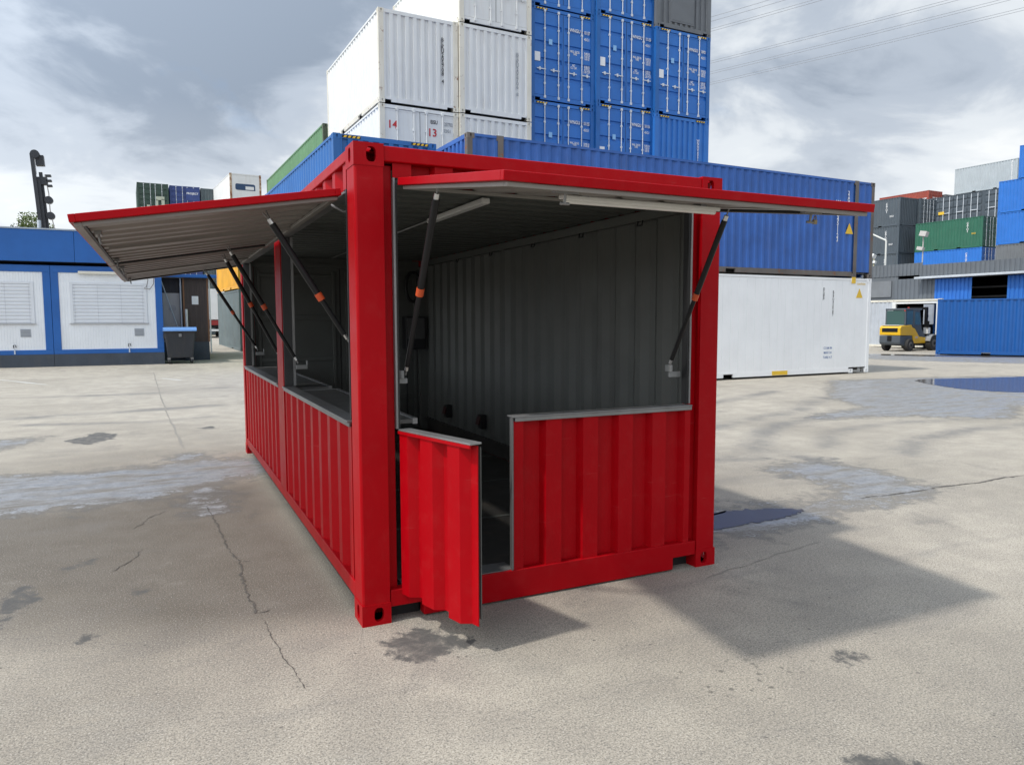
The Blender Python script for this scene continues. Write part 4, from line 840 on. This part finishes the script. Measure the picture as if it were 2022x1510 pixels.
# ================================================================== LEFT: office cabins, hut, bin
cab_blue = paint('cabin_blue', (0.010, 0.105, 0.37), 0.45, 0.06, 0.04, (0.02, 0.06, 0.16)); cab_white = paint('cabin_white', (0.80, 0.82, 0.84), 0.5, 0.03, 0.04, (0.5, 0.5, 0.5)); plinthm = paint('plinth_grey', (0.050, 0.062, 0.080), 0.7, 0.15, 0.2, (0.10, 0.09, 0.08)); shutm = paint('shutter_white', (0.70, 0.72, 0.75), 0.5, 0.03, 0.03, (0.5, 0.5, 0.5))
def cabin(label, x0, w):
    r = thing('office_cabin', label, 'cabin', (x0, 26.9, 0.0), 0.0, 'blue and white office cabins')
    obj('plinth', MB().box(0.0, w, -0.02, 6.0, -0.05, 0.50), plinthm, r)
    for a in (0.0, w-0.235): obj('frame_post', MB().box(a, a+0.235, 0, 0.235, 0.66, 3.40), cab_blue, r, bevel=0.01)
    obj('bottom_beam', MB().box(0, w, 0, 0.2, 0.50, 0.66), cab_blue, r, bevel=0.008); obj('top_beam', MB().box(0, w, 0, 0.2, 3.40, 3.64), cab_blue, r, bevel=0.008)
    n = int((w-0.47)/0.085); pr = []
    for k in range(n): u = 0.235+k*(w-0.47)/n; p = (w-0.47)/n; pr += [(u, 0.0), (u+p*0.80, 0.0), (u+p*0.86, 0.008), (u+p*0.94, 0.008)]
    pr.append((w-0.235, 0.0))
    wx0, wx1, wz0, wz1 = 0.66, w-0.62, 1.66, 3.02
    for z0, z1, nm in ((0.66, 1.60, 0), (3.06, 3.40, 1)): obj('wall_panel', MB().sheet(pr, lambda u, d, q: (u, 0.03+d, q), z0, z1, 0.01), cab_white, r)
    ml = [q for q in pr if q[0] <= wx0-0.10] + [(wx0-0.10, 0.0)]; mr = [(wx1+0.10, 0.0)] + [q for q in pr if q[0] >= wx1+0.10]
    for q_ in (ml, mr): obj('wall_panel', MB().sheet(q_, lambda u, d, q: (u, 0.03+d, q), 1.60, 3.06, 0.01), cab_white, r)
    win = obj('window', MB().box(wx0-0.10, wx1+0.10, 0.05, 0.08, 1.60, 3.06), cab_white, r)
    obj('window_frame', MB().box(wx0-0.10, wx0, 0.005, 0.05, 1.60, 3.06).box(wx1, wx1+0.10, 0.005, 0.05, 1.60, 3.06).box(wx0, wx1, 0.000, 0.05, 2.98, 3.06), shutm, win, bevel=0.004)
    obj('window_sill', MB().box(wx0-0.14, wx1+0.14, -0.03, 0.05, 1.575, 1.60), flat('sill_alu', (0.45, 0.46, 0.48), 0.4, 0.5), win)
    ns = 11; sh = (2.98-1.60)/ns
    sm_ = MB().prism([(0.030, 0.002), (0.020, 0.004), (0.012, sh*0.35), (0.012, sh*0.65), (0.022, sh-0.008), (0.030, sh-0.002)], lambda u, v, q: (q, u, v), wx0+0.002, wx1-0.002).mesh('shutter_slat')
    for k in range(ns): obj('shutter_slat', sm_, shutm, win, (0, 0, 1.60+k*sh))
    for f_ in (0.02, 0.34, 0.67, 0.98): xx = wx0+f_*(wx1-wx0); obj('shutter_band', MB().box(xx-0.004, xx+0.004, 0.008, 0.014, 1.60, 2.98), flat('shutter_band', (0.5, 0.52, 0.55), 0.5), win)
    vt = obj('vent', MB().box(w-0.98, w-0.66, 0.018, 0.03, 1.12, 1.40), flat('vent_grey', (0.42, 0.44, 0.47), 0.5), r)
    for k in range(5): obj('vent_slat', MB().box(w-0.96, w-0.68, 0.008, 0.018, 1.15+k*0.05, 1.175+k*0.05), flat('vent_slat', (0.28, 0.30, 0.33), 0.5), vt)
    obj('drain_hook', MB().path([(w-1.20, 0.02, 0.74), (w-1.20, -0.01, 0.84), (w-1.13, -0.01, 0.84), (w-1.13, 0.02, 0.76)], 0.012), blacks, r)
    obj('drain_pipe', MB().box(w-1.19, w-1.15, -0.02, 0.0, 0.52, 0.70), flat('pale_pipe', (0.5, 0.55, 0.62), 0.5), r)
    obj('body', MB().box(0.02, w-0.02, 0.20, 6.0, 0.55, 3.62), cab_blue, r)
    return r
ca = cabin('blue framed cabin with closed white shutter beside the wheeled bin', -4.365, 3.555)
cb_ = cabin('blue framed cabin cut by the left edge of the photo', -7.93, 3.555)
obj('awning_case', MB().box(0.86, 2.6, -0.10, 0.02, 3.36, 3.46), cream, ca, bevel=0.01)
obj('cable', MB().path([(2.95, -0.03, 3.40), (3.10, -0.05, 3.20), (3.05, -0.05, 2.95), (2.95, -0.04, 2.88), (3.15, -0.05, 2.85), (3.28, -0.04, 3.05), (3.30, -0.03, 3.35)], 0.010), flat('dark_cable', (0.10, 0.06, 0.05), 0.6), ca)
fs = thing('roof_fascia', 'wide blue fascia band running along the cabin roofs', 'fascia', (-12.0, 26.75, 3.76))
for k in range(4): obj('fascia_board', MB().box(k*2.81, k*2.81+2.80, 0.0, 0.10, 0.0, 1.10), cab_blue, fs, bevel=0.006)
obj('fascia_backing', MB().box(0.0, 11.2, 0.101, 0.16, 0.02, 1.08), cab_blue, fs)
obj('capping', MB().box(0.0, 11.24, -0.03, 0.14, 1.10, 1.15), paint('capping_alu', (0.35, 0.40, 0.46), 0.4, metal=0.4), fs); obj('roof_deck', MB().box(0.0, 11.2, 0.12, 6.2, -0.02, 0.06), blacks, fs)
obj('pipe_cap', MB().tube((7.4, 0.05, 1.15), (7.4, 0.05, 1.42), 0.06, n=10), flat('pale_pipe', (0.5, 0.55, 0.62), 0.5), fs)
brown = paint('brown_cladding', (0.060, 0.043, 0.038), 0.6, 0.15, 0.2, (0.10, 0.06, 0.045)); brown2 = paint('dark_cladding', (0.022, 0.022, 0.028), 0.6); timber = flat('timber_batten', (0.21, 0.10, 0.05), 0.7)
ht = thing('hut', 'small dark brown clad hut with blue roof edge beside the cabins', 'hut', (-0.80, 28.4, 0.08))
obj('plinth', MB().box(0.75, 1.66, 0.0, 4.0, 0.0, 0.76), plinthm, ht); obj('plinth', MB().box(-0.02, 0.75, 0.25, 4.0, 0.0, 0.76), plinthm, ht)
for k in range(9): obj('cladding_board', MB().box(0.80+k*0.092, 0.80+k*0.092+0.086, 0.01+0.012*(k % 2), 0.06, 0.76, 3.30), brown, ht)
for k in range(6): obj('cladding_board', MB().box(0.0+k*0.10, 0.094+k*0.10, 0.28, 0.33, 2.72, 3.30), brown2, ht)
obj('front_wall', MB().box(0.76, 1.66, 0.062, 0.12, 0.76, 3.30).box(-0.02, 0.76, 0.335, 0.40, 0.0, 3.30), brown2, ht)
dr = obj('door', MB().box(0.0, 0.62, 0.27, 0.34, 0.15, 2.70), paint('grey_door', (0.42, 0.41, 0.40), 0.6, 0.06, 0.15), ht); obj('handle', MB().tube((0.36, 0.24, 2.10), (0.36, 0.29, 2.10), 0.13, n=16), flat('ring_grey', (0.33, 0.33, 0.34), 0.5), dr)
obj('downpipe', MB().tube((0.66, 0.05, 0.2), (0.66, 0.05, 3.3), 0.035, n=10), flat('zinc_pipe', (0.45, 0.48, 0.52), 0.45, 0.3), ht)
for x_ in (0.735, 1.62): obj('batten', MB().box(x_, x_+0.06, -0.01, 0.05, 0.76, 3.30), timber, ht)
obj('notice', MB().box(1.06, 1.30, -0.006, 0.006, 2.25, 2.58), txt_white, ht); obj('corner_pipe', MB().tube((1.72, 0.02, 0.3), (1.72, 0.02, 3.3), 0.03, n=8), flat('white_pipe', (0.65, 0.65, 0.65), 0.5), ht)
obj('vent_pipe', MB().tube((0.84, -0.12, 1.0), (0.84, -0.12, 2.06), 0.05, n=12), flat('white_pipe', (0.65, 0.65, 0.65), 0.5), ht)
obj('roof_edge', MB().box(-0.02, 2.0, -0.25, 0.0, 3.30, 3.42), cab_blue, ht, bevel=0.01); obj('roof', MB().box(-0.02, 2.0, 0.0, 4.2, 3.31, 3.40), blacks, ht); obj('side_wall', MB().box(1.60, 1.68, 0.06, 4.0, 0.76, 3.30), brown, ht)
obj('brace', MB().tube((-0.02, -0.1, 3.15), (0.52, -0.1, 1.30), 0.022, n=8), flat('zinc_pipe', (0.45, 0.48, 0.52), 0.45, 0.3), ht)
binm = paint('bin_anthracite', (0.030, 0.033, 0.040), 0.5, 0.12, 0.1, bump=0.02)
wb = thing('wheeled_bin', 'anthracite four wheeled waste bin with a pale blue lid', 'bin', (-0.27, 27.05, 0.06), R(2))
bm_ = MB(); sec = [(0.22, 0.44, 0.30), (0.75, 0.49, 0.35), (1.18, 0.54, 0.40), (1.24, 0.555, 0.42)]
for z_, hx_, hy_ in sec:
    for sx_, sy_ in ((-1, -1), (1, -1), (1, 1), (-1, 1)): bm_.v.append((sx_*hx_, sy_*hy_+0.05, z_))
for k in range(3):
    for j in range(4): bm_.f.append((k*4+j, k*4+(j+1) % 4, k*4+4+(j+1) % 4, k*4+4+j))
bm_.f += [(3, 2, 1, 0), (12, 13, 14, 15)]
obj('body', bm_, binm, wb, bevel=0.03); obj('rim', MB().box(-0.575, 0.575, -0.40, 0.50, 1.19, 1.235), binm, wb, bevel=0.012)
lid = MB(); nn = 10
for k in range(nn+1):
    t = math.pi*k/nn
    for x_ in (-0.58, 0.58): lid.v.append((x_, 0.05-0.47*math.cos(t), 1.235+0.15*math.sin(t)**0.7))
for k in range(nn): lid.f.append((2*k, 2*k+2, 2*k+3, 2*k+1))
lid.f += [tuple(range(0, 2*nn+1, 2)), tuple(range(2*nn+1, 0, -2))]
obj('lid', lid, paint('lid_blue', (0.13, 0.28, 0.58), 0.45, 0.06, 0.05), wb, bevel=0.01); obj('lock', MB().box(-0.05, 0.05, -0.43, -0.40, 1.02, 1.14), galv, wb)
for sx_ in (-0.54, 0.54): obj('lift_arm', MB().box(sx_-0.03, sx_+0.03, -0.20, 0.30, 0.95, 1.15), binm, wb, bevel=0.01)
for sx_ in (-0.40, 0.40):
    for sy_ in (-0.20, 0.30):
        wh = obj('wheel', MB().tube((sx_-0.03, sy_, 0.085), (sx_+0.03, sy_, 0.085), 0.085, n=16), black, wb); obj('castor', MB().box(sx_-0.05, sx_+0.05, sy_-0.05, sy_+0.05, 0.16, 0.23).box(sx_-0.045, sx_-0.035, sy_-0.03, sy_+0.03, 0.07, 0.16).box(sx_+0.035, sx_+0.045, sy_-0.03, sy_+0.03, 0.07, 0.16), galv, wh)

# mast of a container handler beyond the cabins
ch = thing('container_handler', 'dark lifting mast of a container handler rising behind the blue fascia', 'forklift', (-8.75, 67.2, 0.42), 0)
mastm = paint('mast_grey', (0.028, 0.032, 0.040), 0.5, 0.15, 0.1)
lean = Matrix.Rotation(R(-4.2), 4, 'Y')
def mastpart(nm, mb, mat):
    o = obj(nm, mb, mat, ch); o.rotation_euler = (0, R(-3.6), 0); return o
mastpart('mast_rail', MB().box(-0.10, 0.16, -0.5, -0.2, 0.6, 14.6), mastm); mastpart('mast_rail', MB().box(0.32, 0.56, -0.1, 0.2, 0.6, 13.2), mastm)
mastpart('mast_web', MB().box(0.12, 0.40, -0.35, -0.1, 0.6, 12.6), mastm); mastpart('lift_cylinder', MB().tube((0.27, -0.1, 1.0), (0.27, -0.1, 12.6), 0.10, n=10), mastm); mastpart('pulley', MB().tube((0.25, -0.55, 14.55), (0.25, 0.1, 14.55), 0.32, n=20), mastm)
mastpart('cross_beam', MB().box(0.22, 0.80, -0.3, 0.3, 13.7, 14.5), mastm); mastpart('cross_beam', MB().box(0.1, 0.85, -0.3, 0.3, 12.2, 12.8), mastm)
mastpart('chain', MB().tube((0.16, -0.3, 13.0), (0.16, -0.3, 14.5), 0.05, n=8), flat('pale_chain', (0.45, 0.46, 0.48), 0.5))
for z_ in (12.85, 12.45, 12.05): mastpart('hose_reel', MB().box(0.8, 1.15, -0.3, 0.2, z_, z_+0.14), mastm)
for z_ in (11.0, 9.75): mastpart('sheave', MB().tube((0.78, -0.25, z_), (0.78, 0.25, z_), 0.30, n=16), mastm)
mastpart('hose', MB().path([(0.75, -0.2, 13.0), (0.85, -0.2, 11.5), (0.80, -0.2, 10.2), (0.95, -0.2, 8.6), (1.1, -0.2, 6.0)], 0.04), flat('pale_hose', (0.40, 0.38, 0.36), 0.6))
bodym = paint('handler_yellow', (0.55, 0.33, 0.03), 0.5)
obj('body', MB().box(0.7, 6.0, -1.6, 1.8, 1.0, 2.3).prism([(2.4, 2.3), (5.0, 2.3), (4.7, 3.9), (2.7, 3.9)], lambda u, v, w: (u, w, v), -0.9, 1.1), bodym, ch, bevel=0.05)
for x_ in (1.0, 5.0):
    for y_ in (-1.9, 1.5): wh = obj('wheel', MB().tube((x_, y_, 0.75), (x_, y_+0.55, 0.75), 0.75, n=24), black, ch); obj('rim', MB().tube((x_, y_-0.02, 0.75), (x_, y_, 0.75), 0.4, n=16), bodym, wh)

# trees far behind the cabins
def leafmat():
    m, nt, b = newmat('foliage'); oi = N(nt, 'ShaderNodeNewGeometry')
    c = MIX(nt, NOISE(nt, oi.outputs['Position'], 0.9, 3), (0.055, 0.095, 0.020), (0.16, 0.20, 0.055)); nt.links.new(c, b.inputs['Base Color']); b.inputs['Roughness'].default_value = 0.65
    return m
leaf = leafmat(); barkm = flat('bark', (0.06, 0.045, 0.035), 0.9)
def tree(label, x, y, h, rad, seed, n=5200, group='trees beyond the cabins'):
    rnd = random.Random(seed); t = thing('tree', label, 'tree', (x, y, 0.42), 0, group)
    tr = MB().tube((0, 0, 0), (0.1, 0.05, h*0.55), 0.30, 0.16, n=10)
    lobes = []
    for k in range(16):
        a = rnd.uniform(0, 6.28); rr_ = rad*rnd.uniform(0.15, 0.8); zc = h*rnd.uniform(0.45, 0.95)
        rr_ *= math.sin(min(1, (h*1.02-zc)/(h*0.42))*1.57); lobes.append((rr_*math.cos(a), rr_*math.sin(a), zc, rad*rnd.uniform(0.22, 0.42)))
        tr.tube((0.05, 0.02, h*rnd.uniform(0.25, 0.5)), lobes[-1][:3], 0.09, 0.02, n=6)
    obj('trunk', tr, barkm, t); cr = MB()
    for k in range(n):
        lx, ly, lz, lr = lobes[rnd.randrange(len(lobes))]
        d = Vector((rnd.gauss(0, 1), rnd.gauss(0, 1), rnd.gauss(0, 1))).normalized()*lr*rnd.uniform(0.45, 1.1); p = Vector((lx, ly, lz))+d
        a = Vector((rnd.gauss(0, 1), rnd.gauss(0, 1), rnd.gauss(0, 1))).normalized(); b_ = a.orthogonal().normalized(); s_ = rnd.uniform(0.10, 0.22); i = len(cr.v)
        cr.v += [tuple(p-a*s_), tuple(p+b_*s_*0.5), tuple(p+a*s_), tuple(p-b_*s_*0.5)]; cr.f.append((i, i+1, i+2, i+3))
    obj('crown', cr, leaf, t); return t
tree('leafy green tree crown beside the lifting mast', -14.3, 103.0, 14.2, 3.4, 4)
tree('small thin tree top between the mast and the red hatch', -11.2, 102.0, 13.0, 1.7, 9, 900)
# lorry glimpsed through the gap
tk = thing('lorry', 'white lorry glimpsed between the hut and the grey green container', 'lorry', (1.2, 55.0, 0.42), 0)
obj('box_body', MB().box(0.0, 2.4, 0.0, 5.0, 1.35, 3.6), white1, tk, bevel=0.02); obj('chassis', MB().box(0.2, 2.2, 0.1, 6.6, 0.75, 1.30), blacks, tk); obj('cab', MB().box(0.05, 2.35, 5.1, 6.8, 0.8, 2.9), white1, tk, bevel=0.08)
obj('tail_board', MB().box(0.05, 2.35, -0.06, 0.0, 0.95, 1.3), flat('tail_red', (0.25, 0.02, 0.02), 0.5), tk); obj('bumper', MB().box(0.1, 2.3, -0.08, 0.0, 0.5, 0.65), white1, tk)
for x_ in (0.15, 1.95):
    for y_ in (1.0, 5.9): obj('wheel', MB().tube((x_, y_, 0.5), (x_+0.3, y_, 0.5), 0.5, n=18), black, tk)

# ================================================================== RIGHT: shed, forklift, lamps
shedm = paint('shed_grey', (0.115, 0.128, 0.142), 0.55, 0.06, 0.08); shedd = paint('shed_door_blue', (0.020, 0.135, 0.47), 0.5, 0.08, 0.15, (0.08, 0.16, 0.36))
sh_ = thing('shed', 'low grey corrugated shed with blue sliding doors and pale gutter', 'shed', (40.0, 8.0, 0.05), R(1.0))
SW = lambda u, d, w: (d, u, w)
def rib(y0, y1, p=0.26): return corr(y1-y0, p, p*0.5, p*0.12, 0.04, y0)
obj('parapet', MB().sheet(rib(0, 17.5), SW, 4.05, 4.80, 0.01), shedm, sh_); obj('parapet', MB().sheet(rib(17.6, 23.5), lambda u, d, w: (0.4+d, u, w), 4.25, 4.98, 0.01), shedm, sh_)
obj('gutter', MB().box(-0.35, 0.0, 0.0, 17.6, 3.98, 4.10), paint('gutter_pale', (0.50, 0.53, 0.56), 0.45), sh_, bevel=0.02)
obj('wall', MB().sheet(rib(16.6, 19.2), lambda u, d, w: (0.2+d, u, w), 0, 4.05, 0.01), shedm, sh_); obj('wall', MB().box(0.45, 0.55, 19.2, 24.0, 0, 4.25), shedm, sh_)
obj('wall_board', MB().box(0.38, 0.45, 19.6, 21.8, 3.0, 4.0), paint('board_grey', (0.17, 0.18, 0.19), 0.5), sh_)
obj('sliding_door', MB().sheet(rib(14.45, 16.6, 0.22), lambda u, d, w: (0.12+d, u, w), 0.1, 3.95, 0.01), shedd, sh_); obj('sliding_door', MB().sheet(rib(8.0, 12.55, 0.22), lambda u, d, w: (0.12+d, u, w), 0.1, 3.95, 0.01), shedd, sh_)
obj('door_track', MB().box(0.06, 0.2, 8.0, 17.0, 3.94, 4.0), blacks, sh_)
obj('back_wall', MB().box(12, 12.1, 0, 24, 0, 4.6), blacks, sh_); obj('end_wall', MB().box(0.6, 12, 23.9, 24.0, 0, 4.6), shedm, sh_); obj('end_wall', MB().box(0.6, 12, 0, 0.1, 0, 4.6), shedm, sh_); obj('roof', MB().box(0.5, 12, 0.0, 24, 4.55, 4.65), shedm, sh_); obj('wall', MB().box(0.25, 0.32, 0, 8.0, 0, 4.0), shedm, sh_)
for z_ in (2.9, 3.45): obj('purlin', MB().box(3.0, 3.1, 8, 17, z_, z_+0.10), flat('purlin_grey', (0.2, 0.2, 0.2), 0.6), sh_)
pole_w = flat('pole_white', (0.62, 0.62, 0.58), 0.5)
fp_ = thing('lamp_pole', 'white lamp pole with slanting arm on the shed roof', 'lamp', (40.9, 28.75, 4.9)); obj('pole', MB().tube((0, 0, -0.3), (0, 0, 1.75), 0.055, n=8), pole_w, fp_); obj('arm', MB().tube((0, 0, 1.75), (-0.15, 1.05, 2.3), 0.05, n=8), pole_w, fp_)
fp2 = thing('floodlight', 'small white floodlight on a short post by the lamp pole', 'lamp', (40.9, 29.6, 4.9)); obj('pole', MB().tube((0, 0, -0.4), (0, 0, 0.75), 0.04, n=8), flat('pole_cream', (0.6, 0.55, 0.35), 0.5), fp2); obj('lamp_head', MB().obox((-0.05, 0.06, 0.85), 0.14, 0.16, 0.12, (0.3, 0.4, 0)).obox((-0.05, -0.10, 0.45), 0.08, 0.09, 0.08, (0.3, 0.2, 0)), whitep, fp2)
fp3 = thing('floodlight', 'grey floodlight on a thin post in front of the green container', 'lamp', (40.6, 26.0, 4.75)); obj('pole', MB().tube((0, 0, -0.3), (0, 0, 1.9), 0.035, n=8), flat('pole_grey', (0.42, 0.40, 0.38), 0.5), fp3); obj('lamp_head', MB().obox((-0.1, -0.1, 2.0), 0.12, 0.22, 0.15, (0.2, 0.2, 0)).obox((-0.05, 0.12, 1.15), 0.10, 0.20, 0.10, (0.2, 0.2, 0)), flat('pole_grey', (0.42, 0.40, 0.38), 0.5), fp3)

# forklift, seen from its rear right
fk = thing('forklift', 'yellow and grey forklift truck with closed cab beside the blue container', 'forklift', (34.45, 22.8, 0.0), R(6)); fk.scale = (0.93, 0.93, 0.95)
fy = paint('forklift_yellow', (0.72, 0.42, 0.01), 0.38, 0.05, 0.04, coat=0.2); fg = paint('forklift_grey', (0.075, 0.090, 0.105), 0.45, 0.08, 0.06)
YE = lambda u, v, w: (u, w, v)
obj('counterweight', MB().prism([(-0.75, 0.38), (-0.80, 0.50), (-0.80, 0.86), (0.40, 0.86), (0.40, 0.62), (0.30, 0.36), (-0.35, 0.30)], YE, -0.62, 0.62), fg, fk, bevel=0.04)
bd = obj('body', MB().prism([(-0.80, 0.88), (-0.80, 1.28), (-0.70, 1.40), (0.28, 1.45), (0.42, 1.30), (0.62, 1.26), (1.10, 0.80), (1.75, 0.74), (1.75, 0.42), (0.50, 0.42), (0.46, 0.86)], YE, -0.62, 0.62), fy, fk, bevel=0.035)
obj('grille', MB().box(-0.815, -0.795, -0.46, 0.46, 1.06, 1.28), blacks, bd, bevel=0.01); obj('hood_top', MB().box(-0.74, -0.05, -0.50, 0.50, 1.405, 1.455), flat('hood_pale', (0.5, 0.5, 0.47), 0.35), bd, bevel=0.02); obj('tow_pin', MB().box(-0.83, -0.79, -0.12, 0.12, 0.56, 0.84), blacks, bd); obj('badge', MB().box(0.68, 0.92, -0.632, -0.622, 0.70, 0.82), flat('badge_pale', (0.55, 0.45, 0.35), 0.5), bd)
cab_ = obj('cab', MB().box(-0.32, 1.30, -0.60, 0.60, 2.26, 2.36).box(-0.30, -0.22, -0.60, -0.52, 1.42, 2.26).box(-0.30, -0.22, 0.52, 0.60, 1.42, 2.26).box(0.42, 0.52, -0.60, -0.53, 1.28, 2.26).box(0.42, 0.52, 0.53, 0.60, 1.28, 2.26).box(-0.24, 0.45, 0.54, 0.58, 1.42, 1.50).box(-0.22, 0.42, -0.60, -0.55, 1.42, 1.48), fg, fk, bevel=0.02)
dp = obj('cab_door', MB().prism([(0.50, 1.34), (0.50, 2.28), (1.08, 2.26), (1.26, 1.50), (1.36, 0.98), (1.20, 0.76), (1.02, 0.80), (0.66, 1.26)], YE, -0.61, -0.57), fg, fk, bevel=0.008); obj('cab_door', MB().prism([(0.50, 1.34), (0.50, 2.28), (1.08, 2.26), (1.26, 1.50), (1.36, 0.98), (1.20, 0.76), (1.02, 0.80), (0.66, 1.26)], YE, 0.57, 0.61), fg, fk, bevel=0.008)
obj('pane', MB().prism([(0.60, 1.46), (0.60, 2.16), (1.02, 2.14), (1.16, 1.54), (1.14, 1.46)], YE, -0.618, -0.610), cabglass, dp); obj('rear_pane', MB().box(-0.30, -0.285, -0.52, 0.52, 1.46, 2.24), cabglass, cab_); obj('side_pane', MB().box(-0.20, 0.42, -0.592, -0.580, 1.48, 2.24), cabglass, cab_); obj('side_pane', MB().box(-0.20, 0.42, 0.580, 0.592, 1.48, 2.24), cabglass, cab_)
obj('seat', MB().box(0.0, 0.45, -0.25, 0.25, 1.40, 1.52).box(-0.05, 0.08, -0.25, 0.25, 1.5, 2.0), black, cab_, bevel=0.03); obj('front_cowl', MB().prism([(1.28, 0.75), (1.28, 1.5), (1.42, 1.2), (1.75, 0.85), (1.75, 0.75)], YE, -0.56, 0.56), fg, fk)
obj('beacon', MB().tube((0.2, -0.45, 2.36), (0.2, -0.45, 2.44), 0.05, n=10), flat('beacon_red', (0.4, 0.04, 0.03), 0.4), cab_); obj('tail_lamp', MB().box(-0.315, -0.30, -0.59, -0.50, 2.20, 2.27), flat('beacon_red', (0.4, 0.04, 0.03), 0.4), cab_)
ms = obj('mast', MB().box(1.95, 2.12, -0.50, -0.38, 0.12, 2.45).box(1.95, 2.12, 0.38, 0.50, 0.12, 2.45).box(1.96, 2.10, -0.38, 0.38, 2.30, 2.45).box(1.96, 2.10, -0.38, 0.38, 1.2, 1.3), blacks, fk); obj('lift_carriage', MB().box(2.14, 2.22, -0.6, 0.6, 0.5, 1.35), blacks, ms); obj('work_lamp', MB().box(1.70, 1.86, -0.66, -0.52, 1.86, 2.02), blacks, ms); obj('mirror', MB().box(1.72, 1.78, -0.78, -0.62, 1.3, 1.66), blacks, ms)
for s_ in (-0.35, 0.35): obj('fork', MB().box(2.22, 3.3, s_-0.06, s_+0.06, 0.08, 0.13).box(2.22, 2.27, s_-0.06, s_+0.06, 0.13, 0.6), blacks, fk)
for (x_, r_, w_) in ((0.0, 0.34, 0.24), (2.22-0.05, 0.42, 0.32)):
    for s_ in (-1, 1):
        y0 = s_*(0.66 if x_ < 1 else 0.72); w = obj('wheel', MB().tube((x_, y0-w_/2, r_), (x_, y0+w_/2, r_), r_, n=28), flat('tyre_grey', (0.030, 0.029, 0.028), 0.8), fk, bevel=0.03)
        obj('rim', MB().tube((x_, y0+s_*w_*0.5, r_), (x_, y0+s_*(w_*0.5+0.02), r_), r_*0.52, r_*0.46, n=20), flat('rim_grey', (0.10, 0.095, 0.09), 0.6), w); obj('hub', MB().tube((x_, y0+s_*(w_*0.5+0.02), r_), (x_, y0+s_*(w_*0.5+0.05), r_), r_*0.2, n=12), blacks, w)
for s_ in (-1, 1):
    arc_ = [(2.17+0.50*math.cos(t), 0.42+0.50*math.sin(t)) for t in [R(15+k*15) for k in range(11)]]; arc2 = [(2.17+0.45*math.cos(t), 0.42+0.45*math.sin(t)) for t in [R(15+k*15) for k in range(11)]][::-1]
    obj('mudguard', MB().prism(arc_+arc2, YE, s_*0.72-0.18, s_*0.72+0.18), paint('guard_grey', (0.25, 0.26, 0.27), 0.5), fk)
obj('white_box', MB().box(1.78, 2.0, -0.72, -0.45, 0.95, 1.30), whitep, fk)

# ================================================================== overhead power lines
dirv = Vector((-0.397, 0.918, 0.0))
wire = flat('wire_grey', (0.26, 0.27, 0.29), 0.6)
for lb, (px_, py_) in (('topmost thin overhead wire at the upper right', (43.6, 49.03)), ('second overhead wire from the top', (44.25, 49.8)), ('third overhead wire from the top', (45.58, 51.35)), ('fourth overhead wire from the top', (51.22, 57.94)), ('fifth overhead wire from the top', (53.42, 60.52)), ('lowest overhead wire above the grey stacks', (55.82, 63.33))):
    t = thing('power_line', lb, 'wire', (px_, py_, 28.0), 0, 'overhead power lines')
    for k_ in ((0.0,) if 'thin' in lb or 'second' in lb else (-0.11, 0.11)):
        pts = [tuple(dirv*s_+Vector((0, 0, k_+0.0009*(s_*s_)*0.35))) for s_ in range(-160, 62, 12)]
        obj('conductor', MB().path(pts, 0.017, 6), wire, t)
